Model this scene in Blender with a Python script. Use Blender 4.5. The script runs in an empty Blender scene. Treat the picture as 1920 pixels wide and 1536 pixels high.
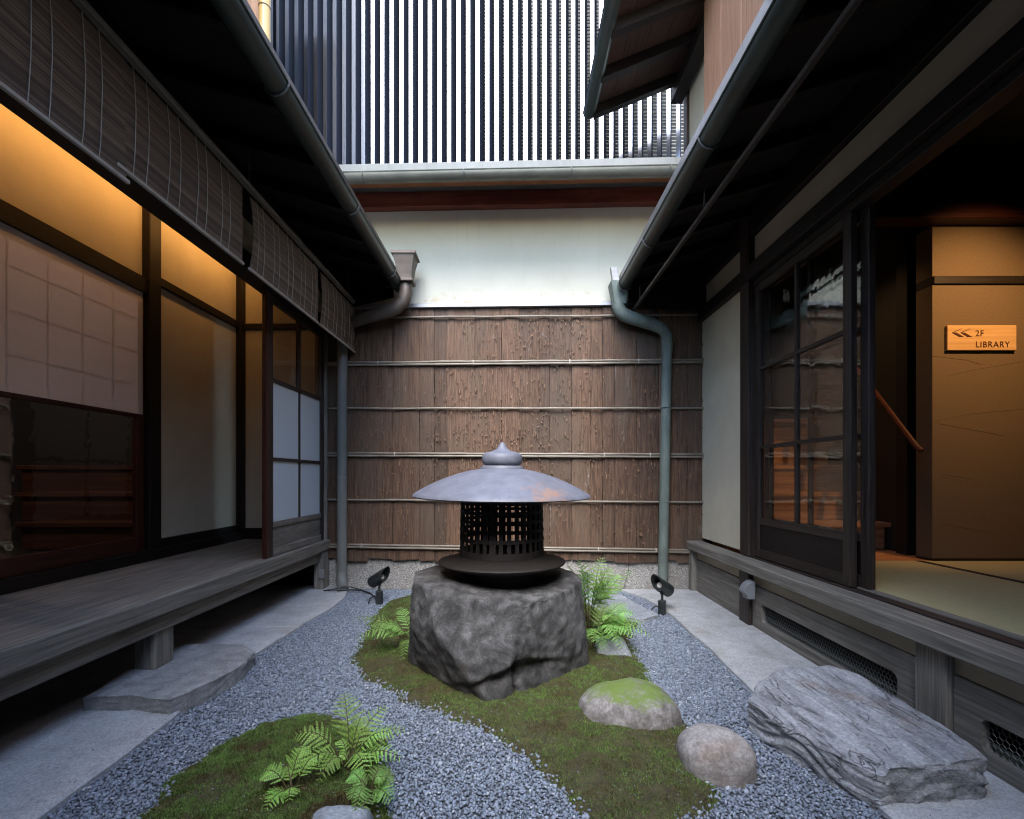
import bpy, bmesh, math, random
import numpy as np
from mathutils import Vector, Matrix, noise
from mathutils.geometry import tessellate_polygon

random.seed(7)
rng = np.random.default_rng(11)
R = math.radians
sc = bpy.context.scene
COL = sc.collection

# ------------------------------------------------------------------ camera, sky, sun, exposure
cam = bpy.data.cameras.new("camera")
cam.sensor_width = 36
cam.lens = 17.25
cam.shift_x = -0.001
cam.shift_y = 0.0661
cam.clip_start = 0.05
cam.clip_end = 300
camo = bpy.data.objects.new("camera", cam)
camo.location = (0, 0, 1.0)
camo.rotation_euler = (R(90), 0, 0)
COL.objects.link(camo)
sc.camera = camo

SUN_EL, SUN_ROT = 50, 185
world = bpy.data.worlds.new("World")
sc.world = world
world.use_nodes = True
wt = world.node_tree
bg = wt.nodes["Background"]
sky = wt.nodes.new("ShaderNodeTexSky")
sky.sky_type = 'NISHITA'
sky.sun_disc = False
sky.sun_elevation = R(SUN_EL)
sky.sun_rotation = R(SUN_ROT)
sky.air_density = 1.0
sky.dust_density = 0.8
sky.ozone_density = 2.2
wt.links.new(sky.outputs[0], bg.inputs[0])
bg.inputs[1].default_value = 0.15

sun = bpy.data.lights.new("sun", 'SUN')
sun.energy = 0.7
sun.angle = R(40)
sun.color = (1.0, 0.97, 0.93)
suno = bpy.data.objects.new("sun", sun)
suno.rotation_euler = (R(90 - SUN_EL), 0, R(-4))
COL.objects.link(suno)

sc.view_settings.view_transform = 'Standard'
sc.view_settings.look = 'None'
sc.view_settings.exposure = 3.1
sc.view_settings.gamma = 1.0
sc.view_settings.use_curve_mapping = False
sc.cycles.max_bounces = 10
sc.cycles.diffuse_bounces = 6
sc.cycles.transparent_max_bounces = 12
sc.cycles.sample_clamp_indirect = 6
sc.cycles.use_denoising = True
sc.cycles.denoising_prefilter = 'ACCURATE'
sc.cycles.filter_width = 1.1

# ------------------------------------------------------------------ materials
def _mat(name):
    m = bpy.data.materials.new(name)
    m.use_nodes = True
    nt = m.node_tree
    return m, nt, nt.nodes["Principled BSDF"]

def ramp(nt, fac, cols):
    r = nt.nodes.new("ShaderNodeValToRGB")
    e = r.color_ramp.elements
    while len(e) < len(cols):
        e.new(0.5)
    for i, (p, c) in enumerate(cols):
        e[i].position = p
        e[i].color = (*c, 1)
    nt.links.new(fac, r.inputs[0])
    return r.outputs[0]

def coords(nt, stretch):
    g = nt.nodes.new("ShaderNodeNewGeometry")
    mp = nt.nodes.new("ShaderNodeVectorMath")
    mp.operation = 'MULTIPLY'
    mp.inputs[1].default_value = stretch
    nt.links.new(g.outputs["Position"], mp.inputs[0])
    return g, mp.outputs[0]

def nz(nt, vec, scale, detail=6, rough=.6, dist=0.0):
    n = nt.nodes.new("ShaderNodeTexNoise")
    n.inputs["Scale"].default_value = scale
    n.inputs["Detail"].default_value = detail
    n.inputs["Roughness"].default_value = rough
    n.inputs["Distortion"].default_value = dist
    nt.links.new(vec, n.inputs["Vector"])
    return n.outputs["Fac"]

def mixc(nt, fac, a, b, mode='MIX'):
    mx = nt.nodes.new("ShaderNodeMix")
    mx.data_type = 'RGBA'
    mx.blend_type = mode
    for s, v in ((0, fac), (6, a), (7, b)):
        if hasattr(v, 'links'):
            nt.links.new(v, mx.inputs[s])
        elif s == 0:
            mx.inputs[0].default_value = v
        else:
            mx.inputs[s].default_value = (*v, 1)
    return mx.outputs[2]

def bump(nt, b, h, strength, dist):
    bn = nt.nodes.new("ShaderNodeBump")
    bn.inputs["Strength"].default_value = strength
    bn.inputs["Distance"].default_value = dist
    nt.links.new(h, bn.inputs["Height"])
    nt.links.new(bn.outputs[0], b.inputs["Normal"])
    return bn

def noisy(name, cols, scale=6, stretch=(1, 1, 1), rough=.7, bs=.3, bd=.004, bscale=None, metallic=0, spec=.4,
          big=None, island=0.0, detail=8, dist=0.0):
    """noise-coloured surface; big=(scale, colour, lo, hi) adds broad patches, island varies each separate piece"""
    m, nt, b = _mat(name)
    g, v = coords(nt, stretch)
    f = nz(nt, v, scale, detail, .65, dist)
    c = ramp(nt, f, cols)
    if big:
        g2, v2 = coords(nt, (1, 1, 1))
        f2 = nz(nt, v2, big[0], 5, .6)
        mask = ramp(nt, f2, [(big[2], (0, 0, 0)), (big[3], (1, 1, 1))])
        c = mixc(nt, mask, c, big[1])
    if island:
        hsv = nt.nodes.new("ShaderNodeHueSaturation")
        mr = nt.nodes.new("ShaderNodeMapRange")
        mr.inputs[3].default_value = 1 - island
        mr.inputs[4].default_value = 1 + island
        nt.links.new(g.outputs["Random Per Island"], mr.inputs[0])
        nt.links.new(mr.outputs[0], hsv.inputs["Value"])
        nt.links.new(c, hsv.inputs["Color"])
        c = hsv.outputs[0]
    nt.links.new(c, b.inputs["Base Color"])
    b.inputs["Roughness"].default_value = rough
    b.inputs["Metallic"].default_value = metallic
    b.inputs["Specular IOR Level"].default_value = spec
    if bs:
        h = f if bscale is None else nz(nt, v, bscale, 8, .7)
        bump(nt, b, h, bs, bd)
    return m

def wood(name, dark, mid, light, axis='y', rough=.6, bs=.35, fine=70, spec=.35, big=None, island=.12):
    s = {'x': (.035, 1, 1), 'y': (1, .035, 1), 'z': (1, 1, .035)}[axis]
    return noisy(name, [(.28, dark), (.5, mid), (.74, light)], fine, s, rough, bs, .002, None, 0, spec, big, island, 5, .25)

W = {}
for ax in 'xyz':
    W['grey' + ax] = wood('weathered grey wood ' + ax, (.078, .07, .057), (.172, .157, .13), (.285, .264, .225), ax, .75, .5,
                          big=(2.3, (.125, .11, .093), .52, .72))
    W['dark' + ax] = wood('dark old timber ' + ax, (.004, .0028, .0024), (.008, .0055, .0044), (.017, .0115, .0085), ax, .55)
    W['brown' + ax] = wood('brown door timber ' + ax, (.014, .009, .0065), (.033, .023, .018), (.065, .05, .039), ax, .55)
    W['red' + ax] = wood('red brown timber ' + ax, (.02, .006, .004), (.045, .012, .008), (.08, .025, .016), ax, .4)
    W['cedar' + ax] = wood('cedar panel ' + ax, (.2, .105, .065), (.3, .165, .1), (.4, .235, .15), ax, .6, .15)
    W['stair' + ax] = wood('stair board ' + ax, (.16, .075, .035), (.34, .17, .085), (.5, .29, .16), ax, .45, .1, 34, island=.25)
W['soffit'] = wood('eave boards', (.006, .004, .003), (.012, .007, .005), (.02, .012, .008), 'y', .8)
W['beam'] = wood('oiled red beam', (.08, .019, .011), (.17, .042, .025), (.25, .075, .045), 'x', .45, .15, 26,
                 big=(1.6, (.05, .012, .008), .45, .7))
W['orange'] = wood('orange eave board', (.14, .05, .02), (.27, .1, .04), (.38, .17, .08), 'y', .55, .15)
W['sign'] = wood('sign board wood', (.36, .22, .1), (.46, .3, .145), (.54, .37, .2), 'x', .5, .1, 60)

plaster = noisy('cream plaster', [(.3, (.48, .425, .315)), (.7, (.58, .52, .395))], 3, rough=.9, bs=.12, bd=.002, bscale=90)
plaster_lit = noisy('brightened cream plaster', [(.3, (.63, .565, .41)), (.7, (.71, .645, .48))], 3, rough=.9, bs=.12, bd=.002, bscale=90, big=(1.7, (.55, .51, .4), .5, .8))  # lighter copy of the cream plaster; extra brightness stands in for skylight
plaster_warm = noisy('ochre plaster', [(.3, (.3, .265, .2)), (.7, (.38, .34, .26))], 3, rough=.9, bs=.15, bd=.002, bscale=120)
def white_plaster():
    m, nt, b = _mat('white lime plaster')
    g, v = coords(nt, (1, 1, 1))
    f = nz(nt, v, 1.8, 6)
    c = ramp(nt, f, [(.3, (.54, .51, .405)), (.7, (.62, .59, .475))])
    # a few damp smudges and a brown scuff band near the coping
    f2 = nz(nt, v, 3.1, 7, .7)
    c = mixc(nt, ramp(nt, f2, [(.62, (0, 0, 0)), (.78, (.55, .55, .55))]), c, (.42, .39, .31))
    g5, v5 = coords(nt, (1, 1, .06))
    c = mixc(nt, ramp(nt, nz(nt, v5, 16, 6, .7), [(.55, (0, 0, 0)), (.75, (.4, .4, .4))]), c, (.43, .41, .35))
    sep = nt.nodes.new("ShaderNodeSeparateXYZ")
    nt.links.new(g.outputs["Position"], sep.inputs[0])
    mr = nt.nodes.new("ShaderNodeMapRange")
    mr.inputs[1].default_value, mr.inputs[2].default_value = 2.72, 2.54
    nt.links.new(sep.outputs[2], mr.inputs[0])
    f3 = nz(nt, v, 9, 6, .7)
    low = nt.nodes.new("ShaderNodeMath"); low.operation = 'MULTIPLY'
    nt.links.new(mr.outputs[0], low.inputs[0]); nt.links.new(ramp(nt, f3, [(.55, (0, 0, 0)), (.68, (1, 1, 1))]), low.inputs[1])
    c = mixc(nt, low.outputs[0], c, (.42, .32, .18))
    nt.links.new(c, b.inputs["Base Color"])
    b.inputs["Roughness"].default_value = .9
    bump(nt, b, nz(nt, v, 60, 6), .1, .002)
    return m
white = white_plaster()

def plinth_mat():
    m, nt, b = _mat('washed aggregate')
    g, v = coords(nt, (1, 1, 1))
    vo = nt.nodes.new("ShaderNodeTexVoronoi"); vo.inputs["Scale"].default_value = 210
    nt.links.new(v, vo.inputs["Vector"])
    sepc = nt.nodes.new("ShaderNodeSeparateColor"); nt.links.new(vo.outputs["Color"], sepc.inputs[0])
    c = ramp(nt, sepc.outputs[0], [(.0, (.12, .11, .1)), (.35, (.27, .255, .23)), (.7, (.4, .38, .35)), (1, (.62, .6, .56))])
    c = mixc(nt, ramp(nt, nz(nt, v, 2.5), [(.45, (0, 0, 0)), (.7, (.5, .5, .5))]), c, (.2, .17, .13))
    nt.links.new(c, b.inputs["Base Color"]); b.inputs["Roughness"].default_value = .9
    bump(nt, b, vo.outputs["Distance"], .5, .004).invert = True
    return m
plinth = plinth_mat()

def bark_mat(name, lighten=1.0, streaks=True):
    m, nt, b = _mat(name)
    g, v = coords(nt, (1, 1, .05))
    f = nz(nt, v, 95, 8, .7, .3)
    c = ramp(nt, f, [(.3, (.04 * lighten, .02 * lighten, .011 * lighten)), (.48, (.12 * lighten, .064 * lighten, .035 * lighten)),
                     (.62, (.19 * lighten, .108 * lighten, .062 * lighten)), (.8, (.3 * lighten, .2 * lighten, .13 * lighten))])
    g2, v2 = coords(nt, (1, 1, .3))
    fb = nz(nt, v2, 3.4, 5)
    c = mixc(nt, ramp(nt, fb, [(.46, (0, 0, 0)), (.66, (.75, .75, .75))]), c, (.09, .064, .043))
    if streaks:
        g3, v3 = coords(nt, (1, 1, .22))
        f3 = nz(nt, v3, 13, 9, .75)
        c = mixc(nt, ramp(nt, f3, [(.63, (0, 0, 0)), (.72, (.8, .8, .8))]), c, (.4, .385, .37))
    hsv = nt.nodes.new("ShaderNodeHueSaturation")
    mr = nt.nodes.new("ShaderNodeMapRange"); mr.inputs[3].default_value = .75; mr.inputs[4].default_value = 1.2
    oi = nt.nodes.new("ShaderNodeObjectInfo")
    nt.links.new(oi.outputs["Random"] if streaks else g.outputs["Random Per Island"], mr.inputs[0])
    nt.links.new(mr.outputs[0], hsv.inputs["Value"]); nt.links.new(c, hsv.inputs["Color"])
    nt.links.new(hsv.outputs[0], b.inputs["Base Color"]); b.inputs["Roughness"].default_value = .8
    bump(nt, b, f, .6, .005)
    return m
bark = bark_mat('cedar bark', .72)
flake_m = bark_mat('peeling bark flakes', 1.15, False)
bamboo = noisy('greyed bamboo', [(.3, (.14, .115, .085)), (.7, (.26, .225, .175))], 9, (1, 1, 6), .5, .1, .001, island=.15)
bamboo_gold = noisy('golden bamboo', [(.3, (.42, .25, .08)), (.7, (.55, .36, .14))], 4, (1, 1, .3), .3, 0)
lattice_m = noisy('pale bamboo rods', [(.3, (.17, .155, .12)), (.7, (.26, .24, .19))], 5, (.3, 1, 1), .5, 0, island=.2)
reed_m = noisy('reed slats', [(.3, (.1, .072, .054)), (.7, (.2, .155, .12))], 5, (1, .4, 8), .6, 0, island=.45)
cord_m = noisy('blind cord', [(.3, (.4, .37, .31)), (.7, (.5, .47, .4))], 40, rough=.8, bs=0)
verdigris = noisy('verdigris copper', [(.3, (.1, .125, .105)), (.6, (.165, .2, .172)), (.8, (.25, .285, .25))], 14, (1, 1, .3), .6, .1, .001,
                  big=(5, (.1, .12, .1), .5, .75))
gutter_m = noisy('dark patinated copper', [(.3, (.018, .025, .021)), (.65, (.035, .052, .043)), (.85, (.06, .075, .065))], 9, (1, .4, 1), .42, .1, .001, spec=.5)
gutter_grey = noisy('grey patinated copper', [(.3, (.1, .1, .085)), (.6, (.17, .17, .14)), (.85, (.25, .25, .22))], 6, (.5, 1, 1), .45, .1, .001, metallic=.3)
flash_m = noisy('tin flashing', [(.3, (.24, .23, .22)), (.7, (.38, .37, .36))], 7, rough=.4, bs=.05, metallic=.4)
copper_br = noisy('brown copper', [(.3, (.07, .052, .04)), (.7, (.125, .097, .075))], 6, rough=.5, bs=.05, metallic=.3)
pipe_m = noisy('grey green pipe', [(.3, (.1, .105, .095)), (.7, (.17, .175, .16))], 5, (1, 1, .3), .5, .05)
tile_m = noisy('dark roof sheet', [(.3, (.05, .05, .05)), (.7, (.1, .1, .1))], 6, rough=.6, bs=.1)

def iron_mat(name, rust):
    m, nt, b = _mat(name)
    g, v = coords(nt, (1, 1, 1))
    if rust:
        c = ramp(nt, nz(nt, v, 16, 8, .7), [(.3, (.095, .1, .122)), (.7, (.155, .16, .19))])
        # orange rust bloom on one side of the hat
        sub = nt.nodes.new("ShaderNodeVectorMath"); sub.operation = 'DISTANCE'
        sub.inputs[1].default_value = (.2, 2.15, .95)
        nt.links.new(g.outputs["Position"], sub.inputs[0])
        mr = nt.nodes.new("ShaderNodeMapRange"); mr.inputs[1].default_value = .26; mr.inputs[2].default_value = .04
        mr.inputs[3].default_value = -.14; mr.inputs[4].default_value = .15
        nt.links.new(sub.outputs["Value"], mr.inputs[0])
        ad = nt.nodes.new("ShaderNodeMath"); nt.links.new(mr.outputs[0], ad.inputs[0]); nt.links.new(nz(nt, v, 24, 9, .75), ad.inputs[1])
        c = mixc(nt, ramp(nt, ad.outputs[0], [(.52, (0, 0, 0)), (.66, (.8, .8, .8))]), c, (.24, .14, .095))
        b.inputs["Roughness"].default_value = .55
        bump(nt, b, nz(nt, v, 70, 8), .25, .002)
    else:
        c = ramp(nt, nz(nt, v, 30, 8, .7), [(.3, (.006, .004, .003)), (.7, (.018, .012, .009))])
        b.inputs["Roughness"].default_value = .75
        bump(nt, b, nz(nt, v, 120, 8), .4, .002)
    nt.links.new(c, b.inputs["Base Color"])
    return m
iron_hat = iron_mat('weathered grey iron', True)
iron_dark = iron_mat('black rusted iron', False)

def rock_mat(name, cols, scale, moss=None, bs=.7, bd=.012, patch=None, fine=90, stretch=(1, 1, 1), vein=None, crack=None):
    m, nt, b = _mat(name)
    g, v = coords(nt, stretch)
    f = nz(nt, v, scale, 10, .7, .4)
    c = ramp(nt, f, cols)
    g1, v1 = coords(nt, (1, 1, 1))
    if patch:
        c = mixc(nt, ramp(nt, nz(nt, v1, patch[0], 6, .65), [(patch[2], (0, 0, 0)), (patch[3], (.85, .85, .85))]), c, patch[1])
    if vein:
        c = mixc(nt, ramp(nt, nz(nt, v1, vein[0], 7, .7, .8), [(vein[2], (0, 0, 0)), (vein[3], (.8, .8, .8))]), c, vein[1])
    fn = nz(nt, v1, fine, 8, .75)
    c = mixc(nt, .7, c, ramp(nt, fn, [(.3, (.2, .2, .2)), (.5, (.5, .5, .5)), (.7, (.85, .85, .85))]), 'OVERLAY')
    if moss:
        sep = nt.nodes.new("ShaderNodeSeparateXYZ"); nt.links.new(g.outputs["Normal"], sep.inputs[0])
        ad = nt.nodes.new("ShaderNodeMath"); ad.operation = 'MULTIPLY_ADD'
        nt.links.new(nz(nt, v1, 9, 8, .75), ad.inputs[0]); ad.inputs[1].default_value = 1.1
        mr = nt.nodes.new("ShaderNodeMapRange"); mr.inputs[1].default_value = .3; mr.inputs[2].default_value = 1.0
        mr.inputs[3].default_value = -.3; mr.inputs[4].default_value = .18
        nt.links.new(sep.outputs[2], mr.inputs[0]); nt.links.new(mr.outputs[0], ad.inputs[2])
        c = mixc(nt, ramp(nt, ad.outputs[0], [(.52, (0, 0, 0)), (.72, (.9, .9, .9))]), c, moss)
    nt.links.new(c, b.inputs["Base Color"])
    b.inputs["Roughness"].default_value = .85
    if crack:
        gc, vc = coords(nt, crack[1])
        fc = nz(nt, vc, crack[0], 4, .55, 1.2)
        sb = nt.nodes.new("ShaderNodeMath"); sb.operation = 'SUBTRACT'; sb.inputs[1].default_value = .5; nt.links.new(fc, sb.inputs[0])
        ab = nt.nodes.new("ShaderNodeMath"); ab.operation = 'ABSOLUTE'; nt.links.new(sb.outputs[0], ab.inputs[0])
        ln = ramp(nt, ab.outputs[0], [(.0, (0, 0, 0)), (.022, (1, 1, 1))])
        br = ramp(nt, nz(nt, v1, 6, 3), [(.4, (1, 1, 1)), (.55, (0, 0, 0))])
        ln = mixc(nt, br, ln, (1, 1, 1))
        c = mixc(nt, mixc(nt, .75, (1, 1, 1), ln), (.03, .028, .026), c)
        nt.links.new(c, b.inputs["Base Color"])
        f = mixc(nt, .8, f, ln, 'MULTIPLY')
    ad = nt.nodes.new("ShaderNodeMath"); nt.links.new(f, ad.inputs[0])
    mu = nt.nodes.new("ShaderNodeMath"); mu.operation = 'MULTIPLY'; mu.inputs[1].default_value = .35
    nt.links.new(fn, mu.inputs[0]); nt.links.new(mu.outputs[0], ad.inputs[1])
    bump(nt, b, ad.outputs[0], bs, bd)
    return m
concrete = rock_mat('pale mortar path', [(.3, (.3, .305, .305)), (.5, (.4, .405, .405)), (.7, (.475, .48, .48))], 6, bs=.35, bd=.004, fine=130, patch=(2.3, (.29, .275, .24), .52, .72), vein=(4.0, (.33, .325, .31), .6, .8))
boulder_m = rock_mat('dark boulder', [(.32, (.02, .02, .02)), (.46, (.055, .0535, .053)), (.55, (.09, .088, .087)), (.68, (.175, .172, .172))], 13, bs=1.0, bd=.008, fine=190,
                     patch=(3.2, (.075, .06, .046), .56, .74), vein=(4.2, (.19, .19, .195), .57, .7))
mossrock_m = rock_mat('mossy stone', [(.3, (.1, .09, .078)), (.5, (.22, .2, .185)), (.7, (.38, .36, .345))], 16, bs=1.0, bd=.01, moss=(.14, .21, .03))
pinkrock_m = rock_mat('pinkish round stone', [(.3, (.17, .15, .138)), (.5, (.29, .265, .245)), (.7, (.4, .375, .355))], 14, bs=.8, bd=.007,
                      patch=(6, (.27, .205, .165), .54, .7))
slate_m = rock_mat('layered grey schist', [(.3, (.12, .123, .13)), (.46, (.28, .288, .3)), (.56, (.38, .39, .405)), (.7, (.52, .53, .545))], 15, bs=1.0, bd=.012,
                   stretch=(1, .22, 1.8), patch=(4, (.24, .19, .165), .6, .72), crack=(4.5, (3.2, .5, 4)))
bluestone_m = rock_mat('blue grey stone', [(.25, (.15, .165, .18)), (.5, (.25, .27, .29)), (.75, (.35, .37, .39))], 8, bs=.4)
granite_m = rock_mat('worn grey granite', [(.3, (.15, .153, .152)), (.5, (.25, .254, .252)), (.7, (.34, .343, .34))], 14, bs=.5, bd=.006, fine=160)

def pebble_mat():
    m, nt, b = _mat('blue grey pebbles')
    g, v = coords(nt, (1, 1, 1))
    c = ramp(nt, g.outputs["Random Per Island"], [(0, (.14, .163, .2)), (.3, (.185, .217, .265)), (.7, (.24, .277, .335)), (.95, (.3, .34, .4)), (1, (.46, .49, .52))])
    nt.links.new(mixc(nt, .4, c, ramp(nt, nz(nt, v, 300, 4), [(.3, (.3, .3, .3)), (.7, (.7, .7, .7))]), 'OVERLAY'), b.inputs["Base Color"])
    b.inputs["Roughness"].default_value = .6
    return m
pebble_m = pebble_mat()

def moss_mat():
    m, nt, b = _mat('moss')
    g, v = coords(nt, (1, 1, .3))
    f = nz(nt, v, 6.5, 8, .7)
    c = ramp(nt, f, [(.3, (.06, .043, .024)), (.41, (.095, .083, .034)), (.48, (.09, .125, .036)), (.66, (.125, .215, .05))])
    hsv = nt.nodes.new("ShaderNodeHueSaturation")
    mr = nt.nodes.new("ShaderNodeMapRange"); mr.inputs[3].default_value = .4; mr.inputs[4].default_value = 1.9
    nt.links.new(g.outputs["Random Per Island"], mr.inputs[0]); nt.links.new(mr.outputs[0], hsv.inputs["Value"]); nt.links.new(c, hsv.inputs["Color"])
    nt.links.new(hsv.outputs[0], b.inputs["Base Color"])
    b.inputs["Roughness"].default_value = .85; b.inputs["Specular IOR Level"].default_value = .15
    return m
moss_m = moss_mat()
soil_m = noisy('dark soil', [(.3, (.035, .027, .013)), (.7, (.08, .07, .026))], 30, bs=.6, bd=.006)
ground_m = noisy('dark earth', [(.3, (.03, .027, .023)), (.7, (.06, .055, .05))], 5, bs=.4)
gravelbase_m = noisy('gravel grit', [(.3, (.05, .055, .06)), (.7, (.13, .14, .15))], 120, bs=.5)

def leaf_mat(name, c1, c2):
    m, nt, b = _mat(name)
    g, v = coords(nt, (1, 1, 1))
    c = ramp(nt, nz(nt, v, 18, 5), [(.3, c1), (.7, c2)])
    hsv = nt.nodes.new("ShaderNodeHueSaturation")
    mr = nt.nodes.new("ShaderNodeMapRange"); mr.inputs[3].default_value = .75; mr.inputs[4].default_value = 1.25
    nt.links.new(g.outputs["Random Per Island"], mr.inputs[0]); nt.links.new(mr.outputs[0], hsv.inputs["Value"]); nt.links.new(c, hsv.inputs["Color"])
    oi = nt.nodes.new("ShaderNodeObjectInfo")
    hs2 = nt.nodes.new("ShaderNodeHueSaturation")
    m2 = nt.nodes.new("ShaderNodeMapRange"); m2.inputs[3].default_value = .48; m2.inputs[4].default_value = .51; nt.links.new(oi.outputs["Random"], m2.inputs[0])
    m3 = nt.nodes.new("ShaderNodeMapRange"); m3.inputs[3].default_value = .55; m3.inputs[4].default_value = 1.12; nt.links.new(oi.outputs["Random"], m3.inputs[0])
    nt.links.new(m2.outputs[0], hs2.inputs["Hue"]); nt.links.new(m3.outputs[0], hs2.inputs["Value"]); nt.links.new(hsv.outputs[0], hs2.inputs["Color"]); hsv = hs2
    nt.links.new(hsv.outputs[0], b.inputs["Base Color"]); b.inputs["Roughness"].default_value = .5
    b.inputs["Specular IOR Level"].default_value = .3
    tr = nt.nodes.new("ShaderNodeBsdfTranslucent"); nt.links.new(hsv.outputs[0], tr.inputs[0])
    mx = nt.nodes.new("ShaderNodeMixShader"); mx.inputs[0].default_value = .4
    nt.links.new(b.outputs[0], mx.inputs[1]); nt.links.new(tr.outputs[0], mx.inputs[2])
    nt.links.new(mx.outputs[0], nt.nodes["Material Output"].inputs[0])
    return m
fern_bright = leaf_mat('young fern leaf', (.3, .56, .1), (.42, .68, .17))
fern_mid = leaf_mat('fern leaf', (.24, .48, .1), (.36, .62, .18))
stem_m = noisy('fern stalk', [(.3, (.06, .04, .02)), (.7, (.1, .08, .03))], 30, bs=0)

def glass_mat(name, wav, bs):
    m, nt, b = _mat(name)
    g, v = coords(nt, (1, 1, 1))
    tr = nt.nodes.new("ShaderNodeBsdfTransparent"); tr.inputs[0].default_value = (.93, .95, .94, 1)
    gl = nt.nodes.new("ShaderNodeBsdfGlossy"); gl.inputs["Roughness"].default_value = 0.0
    lw = nt.nodes.new("ShaderNodeLayerWeight"); lw.inputs[0].default_value = .5
    p = nt.nodes.new("ShaderNodeMath"); p.operation = 'POWER'; p.inputs[1].default_value = 5
    nt.links.new(lw.outputs["Facing"], p.inputs[0])
    mr = nt.nodes.new("ShaderNodeMapRange"); mr.inputs[3].default_value = .06; mr.inputs[4].default_value = 1
    nt.links.new(p.outputs[0], mr.inputs[0])
    bn = nt.nodes.new("ShaderNodeBump"); bn.inputs["Strength"].default_value = bs; bn.inputs["Distance"].default_value = .01
    nt.links.new(nz(nt, v, wav, 2), bn.inputs["Height"]); nt.links.new(bn.outputs[0], gl.inputs["Normal"])
    mx = nt.nodes.new("ShaderNodeMixShader")
    nt.links.new(mr.outputs[0], mx.inputs[0]); nt.links.new(tr.outputs[0], mx.inputs[1]); nt.links.new(gl.outputs[0], mx.inputs[2])
    nt.links.new(mx.outputs[0], nt.nodes["Material Output"].inputs[0])
    return m
glass = glass_mat('old window glass', 9, .12)
def simple(name, col, rough=.5, metallic=0, emit=None, spec=.5):
    m, nt, b = _mat(name)
    b.inputs["Base Color"].default_value = (*col, 1); b.inputs["Roughness"].default_value = rough; b.inputs["Metallic"].default_value = metallic
    b.inputs["Specular IOR Level"].default_value = spec
    if emit:
        b.inputs["Emission Color"].default_value = (*emit[0], 1); b.inputs["Emission Strength"].default_value = emit[1]
    return m
def translucent(name, col, amt, rough=.5):
    m, nt, b = _mat(name)
    g, v = coords(nt, (1, 1, 1))
    c = ramp(nt, nz(nt, v, 60, 6), [(.3, tuple(x * .94 for x in col)), (.7, col)])
    nt.links.new(c, b.inputs["Base Color"]); b.inputs["Roughness"].default_value = rough
    tr = nt.nodes.new("ShaderNodeBsdfTranslucent"); nt.links.new(c, tr.inputs[0])
    mx = nt.nodes.new("ShaderNodeMixShader"); mx.inputs[0].default_value = amt
    nt.links.new(b.outputs[0], mx.inputs[1]); nt.links.new(tr.outputs[0], mx.inputs[2])
    nt.links.new(mx.outputs[0], nt.nodes["Material Output"].inputs[0])
    return m
frosted = translucent('frosted glass', (.74, .82, .84), .2, .3)
paper = translucent('shoji paper', (.86, .81, .805), .36, .8)
tatami_m = noisy('tatami', [(.3, (.39, .35, .18)), (.7, (.5, .455, .25))], 160, (1, .15, 1), .7, .3, .002)
black_m = simple('black cloth edging', (.005, .0045, .004), .8)
lamp_m = noisy('black lamp metal', [(.3, (.018, .022, .022)), (.7, (.03, .036, .036))], 20, rough=.42, bs=0)
lens_m = simple('lamp lens', (.6, .55, .5), .1)
plastic_m = simple('grey plastic box', (.2, .21, .22), .45)
cable_m = simple('black cable', (.015, .015, .016), .5)
letter_m = simple('dark brown lettering', (.06, .02, .012), .5)
wallgrey_m = noisy('dark grey wallpaper', [(.3, (.02, .02, .019)), (.7, (.03, .03, .028))], 60, bs=.1)
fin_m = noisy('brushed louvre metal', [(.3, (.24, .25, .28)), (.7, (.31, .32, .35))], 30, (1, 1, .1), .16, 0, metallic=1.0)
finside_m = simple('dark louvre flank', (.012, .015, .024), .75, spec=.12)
wire_m = simple('galvanised wire', (.16, .16, .15), .5, .6)
cove_m = simple('warm cove strip', (.9, .8, .6), .5, 0, ((1.0, .47, .13), 1.0))

W['stairdark'] = wood('dark red stair board', (.03, .01, .005), (.075, .026, .012), (.13, .05, .025), 'x', .5, .1, 34, island=.3)
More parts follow.
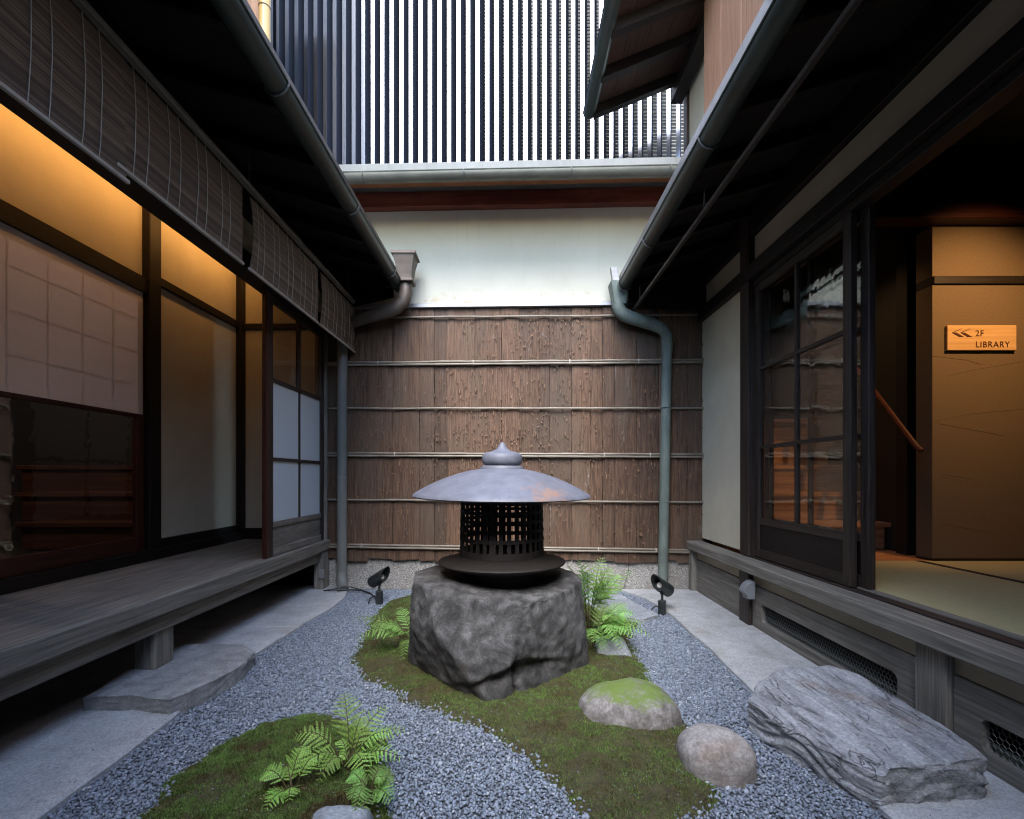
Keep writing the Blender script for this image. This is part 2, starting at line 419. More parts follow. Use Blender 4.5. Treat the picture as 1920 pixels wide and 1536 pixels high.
# ------------------------------------------------------------------ object helpers
class MB:
    def __init__(s):
        s.v, s.f = [], []
    def add(s, vs, fs):
        o = len(s.v); s.v += [tuple(x) for x in vs]; s.f += [tuple(i + o for i in f) for f in fs]; return s
    def box(s, x0, x1, y0, y1, z0, z1):
        return s.add([(x0, y0, z0), (x1, y0, z0), (x1, y1, z0), (x0, y1, z0), (x0, y0, z1), (x1, y0, z1), (x1, y1, z1), (x0, y1, z1)],
                     [(0, 3, 2, 1), (4, 5, 6, 7), (0, 1, 5, 4), (1, 2, 6, 5), (2, 3, 7, 6), (3, 0, 4, 7)])
    def prism(s, pts, d):
        """polygon pts extruded by vector d"""
        n = len(pts); d = Vector(d)
        vs = [Vector(p) for p in pts] + [Vector(p) + d for p in pts]
        fs = [tuple(range(n))[::-1], tuple(range(n, 2 * n))] + [(i, (i + 1) % n, n + (i + 1) % n, n + i) for i in range(n)]
        return s.add(vs, fs)
    def tube(s, path, r, n=8, closed_ends=True, flat=1.0):
        P = [Vector(p) for p in path]; rs = r if isinstance(r, (list, tuple)) else [r] * len(P)
        base = len(s.v); ref = None; fs = []; vs = []
        for i, p in enumerate(P):
            t = (P[min(i + 1, len(P) - 1)] - P[max(i - 1, 0)]).normalized()
            if ref is None:
                ref = t.cross(Vector((0, 0, 1)))
                if ref.length < .05: ref = t.cross(Vector((0, 1, 0)))
            a = (ref - t * ref.dot(t)).normalized(); b = t.cross(a); ref = a
            for k in range(n):
                q = 2 * math.pi * k / n
                vs.append(p + a * math.cos(q) * rs[i] + b * math.sin(q) * rs[i] * flat)
        for i in range(len(P) - 1):
            for k in range(n):
                fs.append((i * n + k, i * n + (k + 1) % n, (i + 1) * n + (k + 1) % n, (i + 1) * n + k))
        if closed_ends:
            fs += [tuple(range(n))[::-1], tuple(range((len(P) - 1) * n, len(P) * n))]
        return s.add(vs, fs)
    def lathe(s, prof, n=48, c=(0, 0, 0), mat=None):
        vs, fs = [], []
        for (r, z) in prof:
            for k in range(n):
                q = 2 * math.pi * k / n
                vs.append(Vector((r * math.cos(q), r * math.sin(q), z)))
        if mat is not None: vs = [mat @ v for v in vs]
        vs = [v + Vector(c) for v in vs]
        for i in range(len(prof) - 1):
            for k in range(n):
                fs.append((i * n + k, i * n + (k + 1) % n, (i + 1) * n + (k + 1) % n, (i + 1) * n + k))
        return s.add(vs, fs)
    def xf(s, m):
        s.v = [tuple(m @ Vector(v)) for v in s.v]; return s

def top_of(o):
    while o.parent: o = o.parent
    return o
def link(o, parent=None):
    COL.objects.link(o)
    if parent is not None:
        o.parent = parent
        if parent.parent is None and parent.type == 'EMPTY':
            o.matrix_parent_inverse = parent.matrix_basis.inverted()
    return o
def build(name, mb, m, parent=None, bevel=0, smooth=False, kind=None, origin=False):
    me = bpy.data.meshes.new(name)
    me.from_pydata(mb.v, [], mb.f)
    if bevel or origin:
        b = bmesh.new(); b.from_mesh(me)
        if bevel:
            bmesh.ops.bevel(b, geom=[e for e in b.edges if e.is_manifold and e.calc_face_angle(0) > .6], offset=bevel, segments=1, affect='EDGES', clamp_overlap=True)
        bmesh.ops.recalc_face_normals(b, faces=b.faces)
        b.to_mesh(me); b.free()
    me.materials.append(m)
    if smooth:
        me.shade_smooth()
        if smooth != 'all': me.set_sharp_from_angle(angle=R(40))
    o = bpy.data.objects.new(name, me)
    if kind: o["kind"] = kind
    return link(o, parent)
def box(name, m, parent, x0, x1, y0, y1, z0, z1, bevel=.003):
    return build(name, MB().box(min(x0, x1), max(x0, x1), min(y0, y1), max(y0, y1), min(z0, z1), max(z0, z1)), m, parent, bevel)
def tag(o, label, cat, group=None, kind=None):
    o["label"] = label; o["category"] = cat
    if group: o["group"] = group
    if kind: o["kind"] = kind
    return o
def thing(name, label, cat, loc=(0, 0, 0), group=None):
    o = bpy.data.objects.new(name, None); o.location = loc; o.empty_display_size = .1
    COL.objects.link(o)
    return tag(o, label, cat, group)
def again(o, off, parent=None):
    """a copy of one piece, moved by off, sharing its mesh"""
    c = o.copy(); COL.objects.link(c)
    c.location = Vector(o.location) + Vector(off)
    if parent is not None: c.parent = parent
    return c
def npmesh(name, V, F, m, parent=None, smooth=False, kind=None):
    me = bpy.data.meshes.new(name)
    V = np.asarray(V, np.float32); F = np.asarray(F, np.int32); k = F.shape[1]
    me.vertices.add(len(V)); me.vertices.foreach_set("co", V.ravel())
    me.loops.add(F.size); me.loops.foreach_set("vertex_index", F.ravel())
    me.polygons.add(len(F)); me.polygons.foreach_set("loop_start", np.arange(0, F.size, k, dtype=np.int32))
    me.polygons.foreach_set("use_smooth", np.full(len(F), bool(smooth)))
    me.update(calc_edges=True)
    me.materials.append(m)
    o = bpy.data.objects.new(name, me)
    if kind: o["kind"] = kind
    return link(o, parent)
def vnoise(x, y, s, seed=0):
    x = np.asarray(x) * s + 57.3 * seed; y = np.asarray(y) * s + 19.7 * seed
    xi, yi = np.floor(x), np.floor(y); fx, fy = x - xi, y - yi
    fx = fx * fx * (3 - 2 * fx); fy = fy * fy * (3 - 2 * fy)
    h = lambda a, b: np.modf(np.abs(np.sin(a * 127.1 + b * 311.7 + seed) * 43758.5453))[0]
    return (h(xi, yi) * (1 - fx) + h(xi + 1, yi) * fx) * (1 - fy) + (h(xi, yi + 1) * (1 - fx) + h(xi + 1, yi + 1) * fx) * fy

# ------------------------------------------------------------------ ground
g = build("ground", MB().box(-30, 30, -30, 30, -.3, -.06), ground_m); g["kind"] = "structure"
g = build("gravel_bed", MB().box(-1.7, 1.25, -1.6, 4.5, -.059, -.006), gravelbase_m); g["kind"] = "structure"

def path_strip(name, pts, z0, z1, m):
    b = MB().prism([(x, y, z0) for x, y in pts], (0, 0, z1 - z0))
    o = build(name, b, m, bevel=.006); o["kind"] = "structure"; return o
def wobble(x, y0, y1, amp, seed, n=40):
    return [(x(y) + amp * (vnoise(y, 0, 6, seed) + .4 * vnoise(y, 3, 22, seed) - .7), y) for y in np.linspace(y0, y1, n)]
lx = lambda y: float(np.interp(y, [-1.5, 1.4, 2.0, 2.75, 3.3, 3.6, 4.1, 4.5], [-1.33, -1.36, -1.40, -1.43, -1.40, -1.38, -1.40, -1.47]))
path_strip("concrete_path", [(-2.7, -1.5), (-2.7, 3.18)] + wobble(lx, -1.5, 3.22, .03, 3)[::-1], -.05, .02, concrete)
path_strip("concrete_path", [(-2.7, 3.184), (-2.7, 4.46)] + wobble(lx, 3.225, 4.45, .03, 3, 20)[::-1], -.05, .0195, concrete)
rx = lambda y: float(np.interp(y, [-1.5, 2.2, 2.8, 3.6, 4.0, 4.3], [1.09, 1.10, 1.13, 1.13, 1.08, .95]))
path_strip("concrete_path", wobble(rx, -1.5, 4.3, .02, 5) + [(1.62, 4.3), (1.62, -1.5)], -.05, .02, concrete)

MAIN = [(-0.5, 4.32), (-0.86, 4.12), (-1.0, 3.9), (-1.0, 3.35), (-0.94, 3.02), (-0.89, 2.69), (-0.77, 2.45), (-0.58, 2.29), (-0.46, 2.16), (-0.31, 2.06), (-0.18, 1.99),
        (-0.05, 1.87), (0.05, 1.74), (0.12, 1.61), (0.17, 1.5), (0.21, 1.38), (0.3, 1.3), (.45, 1.34), (0.56, 1.44), (0.62, 1.5), (0.65, 1.56), (0.66, 1.66), (0.69, 1.82), (0.74, 1.97), (0.7, 2.0),
        (0.68, 2.33), (0.69, 2.52), (0.72, 2.88), (0.77, 3.17), (0.86, 3.32), (0.74, 3.45), (0.64, 3.76), (0.45, 4.18), (-0.11, 4.3)]
NEAR = [(-1.1, .9), (-1.11, 1.44), (-1.12, 1.61), (-1.11, 1.81), (-1.08, 1.9), (-1.02, 1.99), (-0.93, 2.05), (-0.81, 2.07), (-0.71, 2.02), (-0.58, 1.96), (-0.47, 1.85),
        (-0.42, 1.71), (-0.4, 1.61), (-0.38, 1.51), (-0.36, 1.44), (-.34, 1.2), (-.4, .9)]
def jag(poly, amp, seed, step=.02):
    out = []; n = len(poly); t = 0
    for i in range(n):
        a, b = np.array(poly[i]), np.array(poly[(i + 1) % n]); L = np.linalg.norm(b - a); d = (b - a) / L
        for q in np.arange(0, L, step):
            p = a + d * q; w = amp * (vnoise(p[0], p[1], 14, seed) + .6 * vnoise(p[0], p[1], 45, seed) - .8)
            out.append((p[0] - d[1] * w, p[1] + d[0] * w))
    return np.array(out)
def inside(poly, x, y):
    r = np.zeros(len(x), bool); n = len(poly)
    for i in range(n):
        x1, y1 = poly[i]; x2, y2 = poly[(i + 1) % n]
        c = ((y1 > y) != (y2 > y)) & (x < (x2 - x1) * (y - y1) / (y2 - y1 + 1e-12) + x1)
        r ^= c
    return r
def edge_dist(poly, x, y):
    d = np.full(len(x), 9.0); P = poly[::2]
    for i in range(len(P)):
        a = P[i]; b = P[(i + 1) % len(P)]; ab = b - a; L = (ab @ ab) + 1e-12
        t = np.clip(((x - a[0]) * ab[0] + (y - a[1]) * ab[1]) / L, 0, 1)
        d = np.minimum(d, np.hypot(x - a[0] - t * ab[0], y - a[1] - t * ab[1]))
    return d
MAINJ, NEARJ = jag(MAIN, .035, 2), jag(NEAR, .035, 4)
def moss_height(x, y, d):
    return .05 * (1 - np.exp(-d / .07)) + .018 * (vnoise(x, y, 8, 6) - .5) + .011 * (vnoise(x, y, 34, 8) - .5) - .006

def moss_patch(poly, label_seed, nblade):
    lo, hi = poly.min(0), poly.max(0)
    st = .014
    xs = np.arange(lo[0] - .03, hi[0] + .03, st); ys = np.arange(lo[1] - .03, hi[1] + .03, st)
    X, Y = np.meshgrid(xs, ys); x, y = X.ravel(), Y.ravel()
    ins = inside(poly, x, y); d = edge_dist(poly, x, y)
    z = np.where(ins, moss_height(x, y, d), -.02 - .2 * d)
    V = np.stack([x, y, z], 1); nx = len(xs)
    idx = np.arange(len(x)).reshape(len(ys), nx)
    F = np.stack([idx[:-1, :-1], idx[:-1, 1:], idx[1:, 1:], idx[1:, :-1]], -1).reshape(-1, 4)
    keep = (ins | (d < .02))[F].any(1); F = F[keep]
    soil = npmesh("moss_mound", V, F, soil_m, smooth=True, kind="structure")
    # fine moss shoots, one joined mass of little leaves
    px = rng.uniform(lo[0], hi[0], nblade * 2); py = rng.uniform(lo[1], hi[1], nblade * 2)
    k = inside(poly, px, py); px, py = px[k], py[k]; d = edge_dist(poly, px, py)
    bare = vnoise(px, py, 5, 12) * .6 + vnoise(px, py, 23, 13) * .4
    k = rng.random(len(px)) < np.clip((bare - .2) * 6, .25, 1); px, py, d = px[k], py[k], d[k]
    pz = moss_height(px, py, d) - .002
    n = len(px); a = rng.uniform(0, 6.283, n); h = rng.uniform(.004, .0095, n) * (.6 + .8 * vnoise(px, py, 30, 9)); w = rng.uniform(.0012, .0024, n)
    lean = rng.uniform(0, .008, n); la = rng.uniform(0, 6.283, n)
    B = np.stack([px, py, pz], 1)
    s = np.stack([np.cos(a) * w, np.sin(a) * w, np.zeros(n)], 1)
    T = B + np.stack([np.cos(la) * lean, np.sin(la) * lean, h], 1)
    V = np.stack([B - s, B + s, T], 1).reshape(-1, 3)
    o = npmesh("moss", V, np.arange(3 * n).reshape(-1, 3), moss_m, kind="stuff")
    return o
mo = moss_patch(MAINJ, 1, 260000)
tag(mo, "green and brown moss island around the dark boulder", "moss")
mo = moss_patch(NEARJ, 2, 150000)
tag(mo, "low moss mound in the near left corner of the gravel", "moss")

def gravel():
    b = bmesh.new(); bmesh.ops.create_icosphere(b, subdivisions=1, radius=1)
    iv = np.array([v.co[:] for v in b.verts]); jf = np.array([[v.index for v in f.verts] for f in b.faces]); b.free()
    iv *= np.where(np.abs(iv[:, 2:3]) > .9, .85, 1.0)
    st = .0089
    xs, ys = np.arange(-1.48, 1.2, st), np.arange(1.0, 4.36, st)
    X, Y = np.meshgrid(xs, ys); x = X.ravel() + rng.uniform(-.5, .5, X.size) * st * 1.2; y = Y.ravel() + rng.uniform(-.5, .5, X.size) * st * 1.2
    k = (x > np.interp(y, [1.0, 2.0, 2.75, 3.3, 3.6, 4.1, 4.4], [-1.37, -1.41, -1.44, -1.41, -1.39, -1.41, -1.46])) & (x < np.interp(y, [1, 2.2, 2.8, 3.6, 4.0, 4.3], [1.1, 1.11, 1.14, 1.14, 1.09, .97]))
    x, y = x[k], y[k]
    for poly in (MAINJ, NEARJ):
        k = ~inside(poly, x, y); d = edge_dist(poly, x, y); k |= (d < .045 * rng.random(len(x)) ** 2.2); x, y = x[k], y[k]
    n = len(x)
    rx_ = rng.lognormal(math.log(.0061), .22, n); z = rng.uniform(-.006, .003, n)
    for poly in (MAINJ, NEARJ):
        i = inside(poly, x, y); dd = edge_dist(poly, x, y); z = np.where(i, moss_height(x, y, dd) + .002, z)
    # stray crumbs lying on the moss and the paths
    m = 2600
    cx, cy = rng.uniform(-1.05, .72, m), rng.uniform(1.3, 4.2, m)
    keep = np.zeros(m, bool); cz = np.zeros(m)
    for poly in (MAINJ, NEARJ):
        i = inside(poly, cx, cy); keep |= i; cz = np.where(i, moss_height(cx, cy, edge_dist(poly, cx, cy)) + .004, cz)
    keep &= (vnoise(cx, cy, 4, 31) > .42)
    ex = rng.random(m) < .16; side = rng.random(m) < .5; off = rng.exponential(.035, m)
    cx = np.where(ex, np.where(side, -1.40 - off, 1.12 + off), cx); cz = np.where(ex, .024, cz); keep = np.where(ex, True, keep)
    x = np.concatenate([x, cx[keep]]); y = np.concatenate([y, cy[keep]]); z = np.concatenate([z, cz[keep]])
    rx_ = np.concatenate([rx_, rng.uniform(.0011, .0032, keep.sum())]); n = len(x)
    sx, sy, sz = rx_ * rng.uniform(.8, 1.25, n), rx_ * rng.uniform(.6, 1.0, n), rx_ * rng.uniform(.45, .8, n)
    q = rng.normal(size=(n, 4)); q[:, 1:3] *= .35; q /= np.linalg.norm(q, axis=1, keepdims=True)
    w, a, b_, c = q.T
    Rm = np.stack([1 - 2 * (b_ * b_ + c * c), 2 * (a * b_ - w * c), 2 * (a * c + w * b_), 2 * (a * b_ + w * c), 1 - 2 * (a * a + c * c), 2 * (b_ * c - w * a),
                   2 * (a * c - w * b_), 2 * (b_ * c + w * a), 1 - 2 * (a * a + b_ * b_)], 1).reshape(n, 3, 3)
    L = iv[None] * np.stack([sx, sy, sz], 1)[:, None, :] * rng.uniform(.82, 1.15, (n, len(iv), 1))
    V = np.einsum('nij,nkj->nki', Rm, L) + np.stack([x, y, z], 1)[:, None, :]
    F = (jf[None] + (np.arange(n) * len(iv))[:, None, None]).reshape(-1, 3)
    o = npmesh("gravel", V.reshape(-1, 3), F, pebble_m, smooth=True, kind="stuff")
    tag(o, "blue grey pebble gravel covering the courtyard floor", "gravel")
gravel()

# ------------------------------------------------------------------ back wall: plinth, bark fence, plaster, eave (turned 2 degrees to the courtyard)
BW = Matrix.Translation((0, 4.38, 0)) @ Matrix.Rotation(R(-2.0), 4, 'Z')
def bbox(name, m, parent, x0, x1, y0, y1, z0, z1, bevel=.003):
    return build(name, MB().box(x0, x1, y0, y1, z0, z1).xf(BW), m, parent, bevel)

pl = bbox("plinth_wall", plinth, None, -1.8, 1.75, -.0, .2, -.1, .275, .004)
tag(pl, "low speckled aggregate plinth under the bark fence", "wall", kind="thing")
ct = build("wall_cable", MB().tube([BW @ Vector(p) for p in [(1.02, -.006, .27), (1.02, -.007, .16), (.995, -.006, .08), (.975, -.006, .0)]], .0022, 5), cable_m)
tag(ct, "thin dark cable hanging down the speckled plinth", "cable")

wl = bbox("plaster_wall", white, None, -2.0, 1.9, .03, .25, 2.52, 3.7, .004)
tag(wl, "white plaster wall above the bark fence under the red beam", "wall", kind="thing")

fence = thing("bark_fence", "brown cedar bark fence held by horizontal bamboo rails", "fence", (0, 4.3, .26))
x = -1.78; k = 0
while x < 1.72:
    w = random.choice([.1, .14, .17, .2, .24, .12]) * random.uniform(.9, 1.1); w = min(w, 1.74 - x)
    if w < .03: break
    nx_, nz_ = max(3, int(w / .018)), 64
    yb = -.03 + random.uniform(-.007, .007); vs, fs = [], []
    tilt = random.uniform(-.02, .02)
    if k in (6,): tilt = .05
    zb = .262 + random.uniform(-.016, .012) - (.02 if k == 6 else 0)
    for j in range(nz_ + 1):
        for i in range(nx_ + 1):
            u = i / nx_; xx = x + .001 + u * (w - .002)
            z = zb + (2.505 - zb) * j / nz_
            if j == 0: z += (u - .5) * w * -tilt * 6 + .008 * noise.noise(Vector((xx * 60, 3, k)))
            e = .006 * noise.fractal(Vector((xx * 22, z * 2.2, k * 3.1)), 1, 2, 4) + .003 * noise.noise(Vector((xx * 90, z * 5, k)))
            edge = .003 * (1 - min(1, min(u, 1 - u) * nx_ / 1.5))
            vs.append((xx + .004 * noise.noise(Vector((z * 3, k, 1))), yb - e + edge, z))
    for j in range(nz_):
        for i in range(nx_):
            a = j * (nx_ + 1) + i; fs.append((a, a + 1, a + nx_ + 2, a + nx_ + 1))
    # back so each strip has real thickness
    o_ = len(vs); vs += [(x + .003, yb + .012, zb), (x + w - .003, yb + .012, zb), (x + w - .003, yb + .012, 2.505), (x + .003, yb + .012, 2.505)]
    low = list(range(nx_ + 1)); fs.append(tuple(low[::-1]) + (o_, o_ + 1))
    lft = [j * (nx_ + 1) for j in range(nz_ + 1)]; rgt = [j * (nx_ + 1) + nx_ for j in range(nz_ + 1)]
    fs.append(tuple(lft) + (o_ + 3, o_)); fs.append(tuple(rgt[::-1]) + (o_ + 1, o_ + 2))
    build("bark_strip", MB().add(vs, fs).xf(BW), bark, fence, smooth=True)
    x += w; k += 1
bbox("backing", W['darkz'], fence, -1.79, 1.75, -.0085, .028, .29, 2.5, 0)
# peeling slivers of bark
vs, fs = [], []
for i in range(3800):
    fx = random.uniform(-1.66, 1.66); fz = random.uniform(.3, 2.48)
    if noise.noise(Vector((fx * 1.7, fz * 1.1, 5))) + .75 * random.random() < .28: continue
    w = random.uniform(.0015, .0055); h = random.choice([.008, .012, .018, .03, .05]) * random.uniform(.6, 1.2); o_ = random.uniform(.001, .006); sl = random.uniform(-.003, .003)
    y0 = -.0425
    o0 = len(vs)
    vs += [(fx - w, y0, fz), (fx + w, y0, fz), (fx + w * .7 + sl, y0 - o_, fz - h), (fx - w * .7 + sl, y0 - o_ * .8, fz - h * random.uniform(.7, 1)),
           (fx - w, y0 + .006, fz - h * .2), (fx + w, y0 + .006, fz - h * .2)]
    fs += [(o0, o0 + 3, o0 + 2, o0 + 1), (o0 + 3, o0 + 4, o0 + 5, o0 + 2)]
build("bark_flake", MB().add(vs, fs).xf(BW), flake_m, fence, kind="stuff")
# bamboo rails
def bamboo_rod(x0, x1, z0, z1, y, r, seed):
    rr = random.Random(seed); path, rad = [], []
    n = 46; nodes = []
    t = x0
    while t < x1: t += rr.uniform(.16, .3); nodes.append(t)
    for i in range(n + 1):
        xx = x0 + (x1 - x0) * i / n
        path.append((xx, y, z0 + (z1 - z0) * i / n + .004 * noise.noise(Vector((xx * 2.5, seed, 0))))); rad.append(r)
    for q in nodes:
        i = min(n, max(0, int((q - x0) / (x1 - x0) * n))); rad[i] *= 1.18
    return MB().tube(path, rad, 8)
rails = [(2.425, 2.412, 1), (2.012, 2.012, 2), (1.615, 1.60, 1), (1.205, 1.188, 2), (.80, .782, 1), (.39, .355, 2)]
for i, (za, zb, n) in enumerate(rails):
    for j in range(n):
        off = 0 if n == 1 else (.0105 if j == 0 else -.0115)
        build("bamboo_rail", bamboo_rod(-1.74, 1.66, za + off, zb + off, -.053, .009 if n == 1 else .0095, i * 3 + j).xf(BW), bamboo, fence, smooth=True)
for (tx, i) in [(-1.2, 1), (-.35, 1), (.5, 1), (1.1, 1), (-1.05, 3), (.8, 3), (1.2, 3), (-1.35, 5), (-.3, 5), (.75, 5), (1.25, 5)]:
    za = rails[i][0] + (rails[i][1] - rails[i][0]) * (tx + 1.74) / 3.4
    build("rail_tie", MB().lathe([(.012, -.004), (.0128, 0), (.012, .004), (.010, .004), (.010, -.004), (.012, -.004)], 10, mat=Matrix.Diagonal((.9, 1.9, 1)).to_3x3()).xf(
        BW @ Matrix.Translation((tx, -.053, za)) @ Matrix.Rotation(R(90), 4, 'Y') @ Matrix.Rotation(R(90), 4, 'Z')), cord_m, fence)
cp = bbox("coping_strip", flash_m, fence, -1.75, 1.7, -.065, .028, 2.503, 2.54, .003)

# ---- eave of the rear roof above the white wall
ev = thing("rear_eave", "rear roof eave with red beam and orange boards above white wall", "roof", (0, 4.1, 3.5))
bbox("wall_beam", W['beam'], ev, -2.0, 1.9, -.05, .03, 3.405, 3.66, .004)
SLP = .415
xx = -1.75
proto = None
for i in range(12):
    b = MB().prism([(xx + .002, -.5, 3.37), (xx + .288, -.5, 3.37), (xx + .288, -.051, 3.37 + .449 * SLP), (xx + .002, -.051, 3.37 + .449 * SLP)], (0, 0, .018)).xf(BW)
    build("soffit_board", b, W['orange'], ev)
    xx += .29
bbox("fascia", W['orangex'] if 'orangex' in W else W['orange'], ev, -1.8, 1.75, -.515, -.49, 3.345, 3.39, .003)
build("roof_sheet", MB().prism([(-1.85, -.6, 3.40), (1.8, -.6, 3.40), (1.8, 1.5, 3.40 + 2.1 * .25), (-1.85, 1.5, 3.40 + 2.1 * .25)], (0, 0, .03)).xf(BW), tile_m, ev)
build("drip_edge", MB().box(-1.85, 1.8, -.612, -.602, 3.378, 3.432).xf(BW), pipe_m, ev, .002)

def gutter_mesh(p0, p1, r, n=12, th=.004, frm=180):
    """half-round open gutter from p0 to p1"""
    p0, p1 = Vector(p0), Vector(p1); t = (p1 - p0).normalized(); a = t.cross(Vector((0, 0, 1))).normalized(); up = Vector((0, 0, 1))
    vs, fs = [], []
    m = n + 1
    for p in (p0, p1):
        for rad in (r, r - th):
            for k in range(m):
                q = math.pi + math.pi * k / n
                vs.append(p + a * math.cos(q) * rad + up * math.sin(q) * rad)
    for k in range(n):
        fs.append((k, k + 1, 2 * m + k + 1, 2 * m + k)); fs.append((m + k + 1, m + k, 3 * m + k, 3 * m + k + 1))
        fs.append((k, m + k, m + k + 1, k + 1)); fs.append((2 * m + k, 2 * m + k + 1, 3 * m + k + 1, 3 * m + k))
    fs += [(0, 2 * m, 3 * m, m), (n, m + n, 3 * m + n, 2 * m + n)]
    b = MB().add(vs, fs)
    for s in (0, n):  # rolled lip
        b.tube([vs[s], vs[2 * m + s]], .006, 6)
    # end stops
    for e in (0, 2 * m):
        b.add([vs[e + k] for k in range(m)], [tuple(range(m))])
    return b
def gutter_strap(c, t, r):
    c = Vector(c); t = Vector(t).normalized(); a = t.cross(Vector((0, 0, 1))).normalized()
    pts = [c + a * math.cos(q) * r + Vector((0, 0, 1)) * math.sin(q) * r for q in np.linspace(math.pi * .97, 2.03 * math.pi, 14)]
    return MB().tube(pts, .0045, 6)

gb = thing("rain_gutter", "pale half-round gutter along the rear eave above red beam", "gutter", (0, 3.75, 3.4))
ga, gz = BW @ Vector((-1.8, -.56, 3.372)), BW @ Vector((1.72, -.56, 3.372))
build("trough", gutter_mesh(ga, gz, .056), gutter_grey, gb, smooth=True)
for tx in (-1.15, -.36, .47, 1.22):
    build("bracket", gutter_strap(BW @ Vector((tx, -.56, 3.374)), gz - ga, .060), wire_m, gb, smooth=True)

# ------------------------------------------------------------------ metal louvre screen and bamboo lattice behind it
scr = thing("louvre_screen", "tall screen of upright metal louvre fins above the rear roof", "screen", (0, 5.6, 4.1))
yaw = R(24); PITCH = .1089
fw, fd = .043, .122
c_, s_ = math.cos(yaw), math.sin(yaw)
fin0 = None
FX0 = -2.93
for i in range(45):
    if fin0 is None:
        pts = [(FX0, 5.6, 3.98), (FX0 + fw, 5.6, 3.98), (FX0 + fw + fd * s_, 5.6 + fd * c_, 3.98), (FX0 + fd * s_, 5.6 + fd * c_, 3.98)]
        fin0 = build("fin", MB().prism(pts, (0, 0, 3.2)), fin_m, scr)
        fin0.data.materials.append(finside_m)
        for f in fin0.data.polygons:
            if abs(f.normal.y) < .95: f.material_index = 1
    else:
        again(fin0, (PITCH * i, 0, 0))
box("bottom_rail", W['darkx'], scr, -3, 2.2, 5.62, 5.7, 3.9, 3.978)
box("mullion", fin_m, scr, .975, .997, 5.58, 5.599, 3.97, 7.18)
lat = thing("bamboo_lattice", "pale horizontal bamboo rods in pairs behind the louvre screen", "lattice", (0, 5.95, 4.1))
r0 = None
for i in range(38):
    for dz in (0, .038):
        if r0 is None:
            r0 = build("rod", MB().tube([(-3, 5.95, 4.0), (-.3, 5.95, 4.0), (2.4, 5.95, 4.0)], .0095, 8), lattice_m, lat, smooth=True)
        else:
            again(r0, (0, 0, i * .0865 + dz))
lw = build("lattice_backing", MB().box(-3.8, 3.0, 6.6, 6.8, 0, 8.6), W['darkz']); tag(lw, "added dark backing behind the bamboo lattice", "building", kind="thing")  # dark sheet put in to keep the gaps between the rods dark
bp = thing("bamboo_pole", "golden bamboo pole standing left of the louvre screen", "pole", (-2.34, 4.62, 3.2))
build("cane", MB().tube([(-2.34, 4.62, 3.2 + .3 * i) for i in range(13)], [.05 if i % 2 else .052 for i in range(13)], 14), bamboo_gold, bp, smooth=True)
build("wire_tie", MB().lathe([(.053, -.006), (.056, 0), (.053, .006)], 16, c=(-2.34, 4.62, 5.42)), copper_br, bp)
sp = build("timber_wall", MB().box(-2.9, -2.41, 4.66, 4.72, 3.2, 6.8), W['cedarz']); tag(sp, "pinkish timber wall beside the golden bamboo pole", "wall", kind="thing")

# ------------------------------------------------------------------ left house
LH = thing("timber_house", "dark timber house with warm lit plaster behind the veranda", "house", (-2.2, 2, 0))
box("sill", W['darky'], LH, -2.58, -2.47, -1.2, 4.5, .43, .5)
for (y0, y1) in ((3.36, 3.47), (4.5, 4.58), (.9, 1.02)):
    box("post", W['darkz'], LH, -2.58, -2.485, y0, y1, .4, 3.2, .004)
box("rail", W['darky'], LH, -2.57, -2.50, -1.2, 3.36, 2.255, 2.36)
box("rail", W['darky'], LH, -2.57, -2.51, 3.47, 4.5, 2.365, 2.425)
for (y0, y1, z0, z1, m) in ((-1.2, 3.36, 2.36, 3.2, plaster), (3.47, 4.5, 2.425, 3.2, plaster), (3.47, 4.5, .56, 2.365, plaster)):
    box("plaster_panel", m, LH, -2.62, -2.54, y0, y1, z0, z1, 0)
box("skirting", W['darky'], LH, -2.565, -2.52, 3.47, 4.5, .5, .56)
box("plaster_panel", plaster, LH, -2.5, -1.74, 4.56, 4.62, .53, 3.2, 0)
box("skirting", W['darkx'], LH, -2.5, -1.74, 4.53, 4.56, .43, .53)
box("rail", W['darkx'], LH, -2.485, -1.74, 4.53, 4.559, 2.365, 2.42)
# front line: lintel, small wall above it, posts
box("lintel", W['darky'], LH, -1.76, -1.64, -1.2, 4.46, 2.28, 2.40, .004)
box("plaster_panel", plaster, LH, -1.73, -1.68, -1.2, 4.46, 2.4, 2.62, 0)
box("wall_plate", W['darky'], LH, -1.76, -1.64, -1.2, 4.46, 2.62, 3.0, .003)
for y0 in (1.15, 2.35, 3.33, 4.36):
    box("post", W['darkz'], LH, -1.765, -1.66 if y0 < 4 else -1.64, y0, y0 + .095, 2.4, 2.62, .004)
box("post", W['redz'], LH, -1.705, -1.675, 3.33, 3.377, .443, 2.28, .004)
box("under_light_block", W['darkx'], LH, -2.7, -1.745, 4.47, 4.5, -.1, .4, 0)  # added to block light leaking in under the house
box("post", W['greyz'], LH, -1.76, -1.66, 4.37, 4.47, 0.02, 2.28, .004)
box("ceiling_board", W['darky'], LH, -2.62, -1.73, -1.2, 4.6, 3.05, 3.08, 0)
